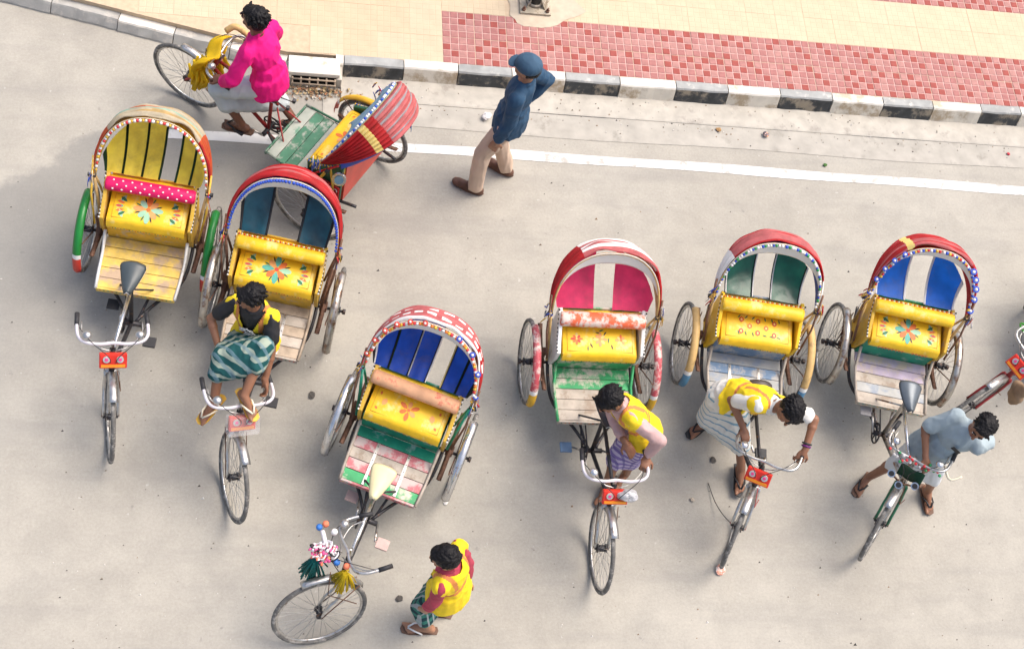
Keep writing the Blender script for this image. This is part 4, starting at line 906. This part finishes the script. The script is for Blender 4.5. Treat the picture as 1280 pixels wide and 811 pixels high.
        cloth('vest', b, [vestm,vestb], .008, .0085, vf, vc, 10)
    # lower garment
    if low:
        kind, mt = low['kind'], low['m']; b = MB(); e = low.get('e',.02)
        if kind == 'lungi':
            tl = low.get('len',.72)
            for i in range(7):
                t = i/6; hp, kn, an = (J['l'+c].lerp(J['r'+c], t) for c in 'hka'); 
                if abs(t-.5) < .4: kn = kn+(hp-kn)*.02
                b.cap(hp, kn, .078*s+e*.5, .056*s+e); q = kn.lerp(an, tl)
                b.cap(kn, q, .056*s+e, .055*s+e)
            b.ell(pel-u0*.02*s, (.098*s+e*.5,.134*s+e*.5,.10*s), X0, 16, 10); b.cap(pel+u0*.05*s-l0*.05*s, pel+u0*.05*s+l0*.05*s, .092*s, .092*s)
            if low.get('knot'): b.ell(pel+u0*.10*s+F.normalized()*.12*s, (.03,.04,.03), X0)
        else:
            b.ell(pel, (.096*s+e*.5,.130*s+e*.5,.12*s), X0, 16, 10)
            for k in 'lr':
                b.cap(J[k+'h'], J[k+'k'], .082*s+e*.6, .058*s+e); b.cap(J[k+'k'], J[k+'a'].lerp(J[k+'k'],.02), .058*s+e, .050*s+e)
        cloth(kind, b, mt, low.get('amp',.009), .009, freq=low.get('freq',11), stretch=(1,1,.35))
    # footwear
    for k in 'lr':
        a, t_, fu, XF = J[k+'a'], J[k+'t'], J[k+'fu'], J[k+'XF']; sd = XF.col[1]
        if shoe == 'shoe':
            b = MB(); b.cap(a-fu*.045*s-t_*.04*s, a-fu*.048*s+t_*.12*s, .042*s, .040*s); b.ell(a-fu*.05*s+t_*.13*s, (.075*s,.048*s,.030*s), XF); b.cap(a, a+t_*.07*s-fu*.04*s, .040*s, .038*s); b.ell(a-fu*.068*s+t_*.05*s, (.145*s,.048*s,.014*s), XF)
            cloth('shoe', b, low.get('shoe'), .002, .007)
        elif shoe:
            c = low.get('sole', mat('sandal_sole',(.16,.09,.06),.7)); b = MB()
            out = [(-.085,-.030),(-.095,0),(-.085,.030),(-.02,.034),(.06,.042),(.13,.048),(.185,.036),(.20,0),(.185,-.036),(.13,-.048),(.06,-.040),(-.02,-.032)]
            zt = -.072 
            vs = [a+(t_*x+sd*y)*s+fu*zt*s for x,y in out]+[a+(t_*x+sd*y)*s+fu*(zt-.014)*s for x,y in out]; n_ = len(out)
            b.add(vs, [tuple(range(n_)), tuple(reversed(range(n_,2*n_)))]+[(i,i+n_,(i+1) % n_+n_,(i+1) % n_) for i in range(n_)], 0, False); q = b.build('sandal', c, o)
            b = MB()
            for sg in (-1,1): b.tube([a+(t_*.145+sd*.004*sg)*s-fu*.040*s, a+(t_*.10+sd*.030*sg)*s-fu*.022*s, a+(t_*.045+sd*.042*sg)*s-fu*.045*s, a+(t_*.03+sd*.040*sg)*s-fu*.072*s], .0075, 5)
            b.build('strap', low.get('strap', rubber_d), q)
    if extra: extra(o, J, X1, mid, nk, s)
    return o
def LW(pose):                            # rickshaw frame -> place
    T = M.Translation((pose[0],pose[1],0)) @ M.Rotation(R(pose[2]),4,'Z'); return lambda *p: T@V(p)
def LD(pose):
    T = M.Rotation(R(pose[2]),3,'Z'); return lambda *p: T@V(p)
def steerT(st):
    hd = V((.426,0,-.905)).normalized(); ht = V((1.235,0,.87)); return M.Translation(ht) @ M.Rotation(R(st),4,-hd) @ M.Translation(-ht)
def gripP(pose, st, s, x=1.04): return LW(pose)(*(steerT(st)@V((x,s*.247,.92))))
GRIPH = dict(curl=(.9,.9))
blue = mat('denim_blue_shirt',(.028,.075,.14),.85,0,.2,10,.8); kh = mat('khaki_trousers',(.60,.45,.34),.9,0,.08,8,.8); brs = mat('brown_leather',(.12,.055,.035),.5,0,.2,12)
D = V((-.9,.38,0)).normalized(); LF = V((0,0,1)).cross(D)
pe = V((2.13,6.93,.95))
person('man in a dark blue shirt and cap walking by the kerb in khaki trousers', (2.10,6.92), pe, (.02,0,1), (.04,-.02,1), D, (-.1,0,1), (-.85,.45,-.1),
    lh=pe+LF*.22+D*.03+V((0,0,-.10)), rh=pe-D*.06-LF*.17+V((0,0,.06)), lp=(.8,-.3,0), rp=(1,.45,-.3), la=(1.965,6.80,.085), ra=(2.25,7.02,.085), h=1.77,
    lt=(-.9,.40,0), rt=(-.85,.5,0), top=dict(m=blue,sleeve=1.85,hem=.13,e=.020), low=dict(kind='trousers',m=kh,e=.016,shoe=brs), shoe='shoe', cap=mat('cap_blue',(.04,.09,.15),.8,0,.15,10,.15), sk=skin_l)
mar = mat('maroon_shirt',(.42,.05,.085),.85,0,.2,10,.8)
D = V((-.98,.18,0)).normalized(); pe = V((1.50,2.92,.86)); LF = V((0,0,1)).cross(D)
person('curly haired man in maroon shirt and yellow vest standing alone on open road', (1.48,2.92), pe, (-.06,0,1), (-.22,.02,1), V((-.9,.45,0)), (-.35,0,1), (-.9,.2,-.45),
    lh=G(531,762,.72), rh=G(584,726,.76), lp=(.6,-.6,-.1), rp=(.7,.3,-.2), la=(1.445,2.84,.082), ra=(1.56,2.97,.082), h=1.62, lt=(-.98,.08,0), rt=(-.95,.2,0),
    top=dict(m=mar,sleeve=1.75,hem=.10), vest=dict(hem=.15,bottom=-.36), low=dict(kind='lungi',m=stripes('plaid_green',(.015,.05,.06),(.04,.18,.14),14,11,.5,(.45,.47,.48)),len=.55,strap=white_p), sk=skin_l, curly=True)
# --- drivers
P3 = ((a_.x+b_.x)/2-.05,(a_.y+b_.y)/2+.015,146.5); W, Dd = LW(P3), LD(P3)
mg_ = mat('magenta_shirt',(.80,.003,.20),.8,0,.12,9,.8)
person('man in a bright magenta shirt seated on the saddle of the side-on rickshaw', W(.75,0,0).to_2d(), W(.76,0,.97), Dd(.12,0,1), Dd(.42,0,1), Dd(1,0,0), Dd(.1,0,1), V((-.8,.5,-.35)),
    lh=gripP(P3,2,1,1.06)+V((0,0,.035)), rh=gripP(P3,2,-1,1.06)+V((0,0,.035)), lp=Dd(-.3,.9,-.6), rp=Dd(-.3,-.9,-.6), la=W(.90,.17,.42), ra=W(.56,-.17,.33), lk=Dd(1,.25,.8), rk=Dd(1,-.15,.5), lt=Dd(1,.15,-.25), rt=Dd(1,0,-.2),
    hands=dict(l=dict(d=Dd(.9,-.2,-.2),n=(0,0,-1),curl=(.7,.9)),r=dict(d=Dd(.9,.2,-.2),n=(0,0,-1),curl=(.7,.9))), top=dict(m=mg_,sleeve=1.8,hem=.13,e=.022),
    low=dict(kind='lungi',m=mat('pale_grey_lungi',(.52,.58,.60),.9,0,.10,7,.8),len=.42,e=.025), sk=skin_d, h=1.70)
P2 = (.237,5.442,-101); W, Dd = LW(P2), LD(P2)
def tee_print(o, J, X, mid, nk, s):
    b = MB(); rz = random.Random(6)
    for i in range(16):
        y0, z0 = rz.uniform(-.05,.05), rz.uniform(.03,.13); b.tube([mid+X@V((.123+.004*rz.random(),y0+.02*(q-1),z0+.012*rz.uniform(-1,1))) for q in range(3)], .0028, 4)
    q = b.build('shirt_print', white_c, o); q['kind'] = 'stuff'
    b = MB(); c = mid-X@V((0,0,.16))
    b.grid(lambda u,v: c+X@V((.16+.16*v-.05*(u-.5)**2,-.14+.26*u,.055+.02*sin(6*u)-.06*v*v)), 12, 8); b.build('pink_cloth', stripes('pink_checks',(.72,.22,.42),(.78,.45,.60),22,22,.5), o, solid=.012)
person('man with yellow vest and green striped lungi perched on saddle, feet on handlebar', W(.75,0,0).to_2d(), W(.66,-.02,.925), Dd(-.06,-.03,1), Dd(.06,-.08,1), Dd(1,-.25,0), Dd(.1,-.15,1), Dd(.45,-1,-.28),
    lh=G(330,487,.93), rh=W(.88,-.24,1.02), lp=Dd(-.5,1,-.2), rp=Dd(-.6,-1,-.1), la=W(1.20,.02,1.03), ra=W(1.20,-.20,.80), lk=Dd(.3,.12,1), rk=Dd(.3,-.25,1), lt=Dd(.75,.66,-.1), rt=Dd(.8,-.5,-.3),
    hands=dict(l=dict(d=Dd(.5,.3,-.7),n=Dd(.6,-.4,-.5),curl=(.6,.7)),r=dict(d=Dd(.7,.2,-.6),n=(0,0,-1),curl=(.3,.4))), top=dict(m=blk,sleeve=.65,hem=.05), vest=dict(hem=.09,open=.045,bottom=-.32),
    low=dict(kind='lungi',m=stripes('green_white_stripes',(.015,.085,.085),(.34,.40,.32),9,15,.6,(.16,.26,.30)),len=.38,e=.021,sole=mat('yellow_sandal',(.75,.42,.05),.6),strap=cream), sk=skin, h=1.58, extra=tee_print)
P5 = (2.771,4.949,-90.2); W, Dd = LW(P5), LD(P5)
person('man in yellow vest and purple checked lungi leaning over the saddle beside handlebar', W(.85,.28,0).to_2d(), W(.80,.24,.88), Dd(-.06,-.38,.92), Dd(-.06,-.72,.72), Dd(.42,-1,0), Dd(.2,-.6,.8), Dd(.55,-.85,-.45),
    lh=gripP(P5,.6,1,1.05)+V((0,0,.03)), rh=W(.93,.08,.95), lp=Dd(.4,1,.3), rp=Dd(-1,-.2,-.5), la=W(.84,.33,.08), ra=W(.97,.15,.08), lk=Dd(.5,-1,0), rk=Dd(.5,-1,0), lt=Dd(.75,-.6,0), rt=Dd(.9,-.4,0),
    hands=dict(l=dict(d=Dd(.9,-.2,-.2),n=(0,0,-1),curl=(.8,.9)),r=dict(d=Dd(.6,.5,-.3),n=Dd(0,.2,-1),curl=(.3,.3))), top=dict(m=mat('dusty_pink_shirt',(.55,.36,.34),.9,0,.12,9,.8),sleeve=1.8,hem=.05), vest=dict(hem=.07,bottom=-.27),
    low=dict(kind='lungi',m=stripes('purple_checks',(.22,.16,.38),(.50,.44,.58),20,20,.5,(.12,.10,.28)),len=.12), shoe=None, sk=skin, h=1.64)
P6 = (4.109,5.116,-96.9); W, Dd = LW(P6), LD(P6)
def bracelet(o, J, X, mid, nk, s):
    d = (J['lw']-J['le']).normalized(); u = d.orthogonal().normalized(); v = d.cross(u); c = J['lw']-d*.035
    for k, mt in enumerate((mat('bracelet_purple',(.15,.02,.16),.6), rubber_d)):
        b = MB(); b.tube([c-d*.02*k+(u*cos(2*pi*i/14)+v*sin(2*pi*i/14))*.032 for i in range(14)], .008, 6, closed=True); b.build('bracelet', mt, o)
wk = mat('white_kurta',(.74,.73,.68),.9,0,.08,8,.8)
person('man in white clothes and yellow vest bending over to push his handlebar', W(.82,-.15,0).to_2d(), W(.69,-.27,.87), Dd(.30,.36,.87), Dd(.55,.62,.62), Dd(1,.35,-.2), Dd(.5,.4,.8), Dd(.95,.15,-.55),
    lh=gripP(P6,-22.8,1,1.03)+V((0,0,.03)), rh=gripP(P6,-22.8,-1,1.05)+V((0,0,.03)), lp=Dd(-.3,1,.35), rp=Dd(-.6,-.5,.6), la=W(1.00,.10,.085), ra=W(.56,-.20,.10), lk=Dd(1,.3,0), rk=Dd(.8,-.4,0), lt=Dd(.95,.05,0), rt=Dd(.7,-.8,0),
    hands=dict(l=dict(d=Dd(.6,-.3,-.55),n=Dd(.1,-.2,-1),curl=(.8,.9)),r=dict(d=Dd(.8,.3,-.3),n=(0,0,-1),curl=(.8,.9))), top=dict(m=wk,sleeve=.75,hem=.10), vest=dict(hem=.03,open=.05,bottom=-.14),
    low=dict(kind='lungi',m=stripes('white_blue_stripes',(.70,.70,.64),(.22,.38,.48),0,13,.78),len=.25,e=.03,sole=rubber_d), sk=skin, h=1.68, extra=bracelet)
P7 = (5.432,5.148,-100.4); W, Dd = LW(P7), LD(P7)
def pocket(o, J, X, mid, nk, s):
    b = MB(); b.box((0,0,0),(.006,.075,.035)); T4 = M.Translation(mid+X@V((.125,.065,.13))) @ X.to_4x4() @ M.Rotation(.25,4,'Z')
    MB().add([T4@V(v) for v in b.v], b.f, 0, False).build('chest_emblem', blk, o)
pe = W(1.05,.17,.85)
person('man in grey blue shirt standing astride, one hand resting on lamp-lined handlebar', W(1.05,.20,0).to_2d(), pe, Dd(.0,.14,1), Dd(.10,.36,1), Dd(.80,-.60,0), Dd(.3,.0,1), Dd(.75,-.50,-.55),
    lh=W(1.02,.36,.92), rh=W(1.22,.06,.97), lp=Dd(-.5,1,-.1), rp=Dd(-.7,-.7,-.2), la=W(1.07,.50,.082), ra=W(1.05,-.03,.082), lk=Dd(1,.3,0), rk=Dd(1,-.2,0), lt=Dd(.95,.25,0), rt=Dd(.85,-.5,0),
    hands=dict(r=dict(d=Dd(.8,.3,-.4),n=Dd(0,0,-1),curl=(.5,.6)),l=dict(d=Dd(.3,-.5,-.5),n=Dd(-.5,-.6,0),curl=(.3,.4))), top=dict(m=mat('grey_blue_shirt',(.33,.40,.43),.9,0,.12,9,.8),sleeve=.8,hem=.15,e=.022), low=dict(kind='lungi',m=mat('off_white_lungi',(.66,.68,.68),.9,0,.08,8,.8),len=.05,e=.012), sk=skin, h=1.58, extra=pocket)
# --- odds and ends on the road
def crumple(name, label, cat, px, py, size, m_, z=.0, seed=0, flatk=.5, group=None):
    p = G(px,py,z); b = MB(); rz = random.Random(seed)
    b.ell((0,0,size*flatk*.8), (size,size*.8,size*flatk), None, 10, 7)
    b.v = [tuple(V(v)*(1+.35*N.noise(V(v)*(2.2/size)+V((seed,0,0))))) for v in b.v]; zm = min(v[2] for v in b.v); b.v = [(x,y,z_-zm) for x,y,z_ in b.v]; b.s = [False]*len(b.s)
    o = b.build(name, m_, loc=(p.x,p.y,z+.001)); o.rotation_euler = (0,0,rz.uniform(0,6)); return tag(o, label, cat, group)
wp = mat('paper_white',(.75,.72,.70),.8); stn = mat('dark_lump',(.10,.09,.08),.9,0,.3,30); leafd = mat('dry_leaf',(.35,.20,.08),.8)
crumple('paper_scrap','crumpled white paper on the gutter behind the man in the cap','litter',608,147,.045,wp,.02,1)
crumple('wrapper','foil snack wrapper with dark and red print lying in the gutter','litter',957,169,.035,[mat('foil',(.18,.14,.15),.35,.4,.6,40,wear=(.6,.25,.08),wamt=.4,wscale=40)],.02,2,.3)
crumple('wrapper','orange plastic scrap under the front wheel tip of the pink hooded rickshaw','litter',900,713,.05,[mat('orange_scrap',(.72,.32,.22),.6,0,.2,30,wear=(.75,.7,.65),wamt=.5,wscale=30)],0,3,.3)
crumple('road_lump','dark lump of dirt on the road beside the man perched on his saddle','lump',390,494,.035,stn,0,4,.22)
crumple('road_lump','dark lump of dirt between bouquet handlebar and the maroon shirted man','lump',499,748,.032,stn,0,5,.22)
crumple('road_lump','dark lump of dirt beside the pedal under the bending man','lump',891,575,.035,stn,0,6,.22)
crumple('pebble','pale pebble on the road below the bending man','pebble',865,625,.02,mat('pebble',(.5,.42,.33),.9),0,7)
crumple('paper_scrap','folded white paper scrap by the rear wheel of the dark blue curtained rickshaw','litter',557,628,.022,wp,0,8,.3)
crumple('leaf_scrap','brown dead leaf scrap on the gutter strip','litter',898,163,.03,leafd,.008,9,.3)
crumple('leaf_scrap','small green sprig lying on the road by the gutter','litter',1031,207,.022,mat('sprig',(.06,.16,.03),.8),.004,10,.4)
crumple('wrapper','tiny red scrap on the gutter strip','litter',1260,193,.018,mat('red_scrap',(.55,.03,.05),.6),.008,11,.4)
random.seed(21); gb = MB()
gm = [mat('grit_%d' % i, c, .9) for i, c in enumerate([(.08,.075,.07),(.62,.60,.56),(.2,.17,.13),(.3,.2,.12)])]
for i in range(520):
    q = G(random.uniform(-20,1300), random.uniform(150,830)); s_ = random.uniform(.003,.009)*(1.7 if random.random() < .08 else 1)
    gb.add([(q.x-s_,q.y-s_*.6,.0005),(q.x+s_,q.y-s_*.4,.0005),(q.x+s_*.3,q.y+s_,.0005),(q.x,q.y,s_*.8)], [(0,1,3),(1,2,3),(2,0,3)], random.choices([0,1,2,3],[5,4,3,1])[0], False, None)
for i in range(260):
    x = random.uniform(.8,8.5); y = 7.69-abs(random.gauss(0,.08)) if random.random() < .6 else random.uniform(7.72,7.92); z = .024 if y > 7.70 else .009; s_ = random.uniform(.003,.011)
    gb.add([(x-s_,y-s_*.6,z),(x+s_,y-s_*.4,z),(x+s_*.3,y+s_,z),(x,y,z+s_*.6)], [(0,1,3),(1,2,3),(2,0,3)], random.choice([0,2,3,1,2]), False, None)
o = gb.build('road_grit', gm); o['kind'] = 'stuff'; tag(o, 'fine grit and specks scattered over the whole road', 'grit')
b = MB(); w0 = G(889,606,0); b.tube(spline([G(885,603,.01)-w0,G(893,625,.03)-w0,G(903,642,.08)-w0,G(915,655,.12)-w0],4), .0035, 5); o = b.build('wire', dark, loc=w0); tag(o, 'thin dark wire curving over the road to a front wheel fork', 'wire')
b = MB(); c5 = LW(P5)(1.33,.10,.86); b.ell((0,0,0),(.045,.085,.06),M.Rotation(R(-90.2),3,'Z')@M.Rotation(R(25),3,'Y'),26,18); b.v = [tuple(V(v)*(1+.30*N.noise(V(v)*17)+.22*abs(N.noise(V(v)*34)))) for v in b.v]; b.s = [False]*len(b.s)
o = b.build('plastic_bag', mat('silver_bag',(.48,.48,.50),.3,.1,.3,16,.4), loc=c5); tag(o, 'crumpled silvery plastic bag resting on front plate of the magenta curtained rickshaw', 'bag')
p8 = G(1272,490,.40); b = MB(); b.ell((0,0,0),(.06,.09,.13),None,18,14); b.v = [tuple(V(v)*(1+.35*N.noise(V(v)*16))) for v in b.v]; o = b.build('cloth_bundle', mat('brown_cloth',(.30,.20,.12),.9,0,.2,10,.3), loc=p8); tag(o, 'brown cloth bundle hung under the red plate at the road edge', 'bundle')
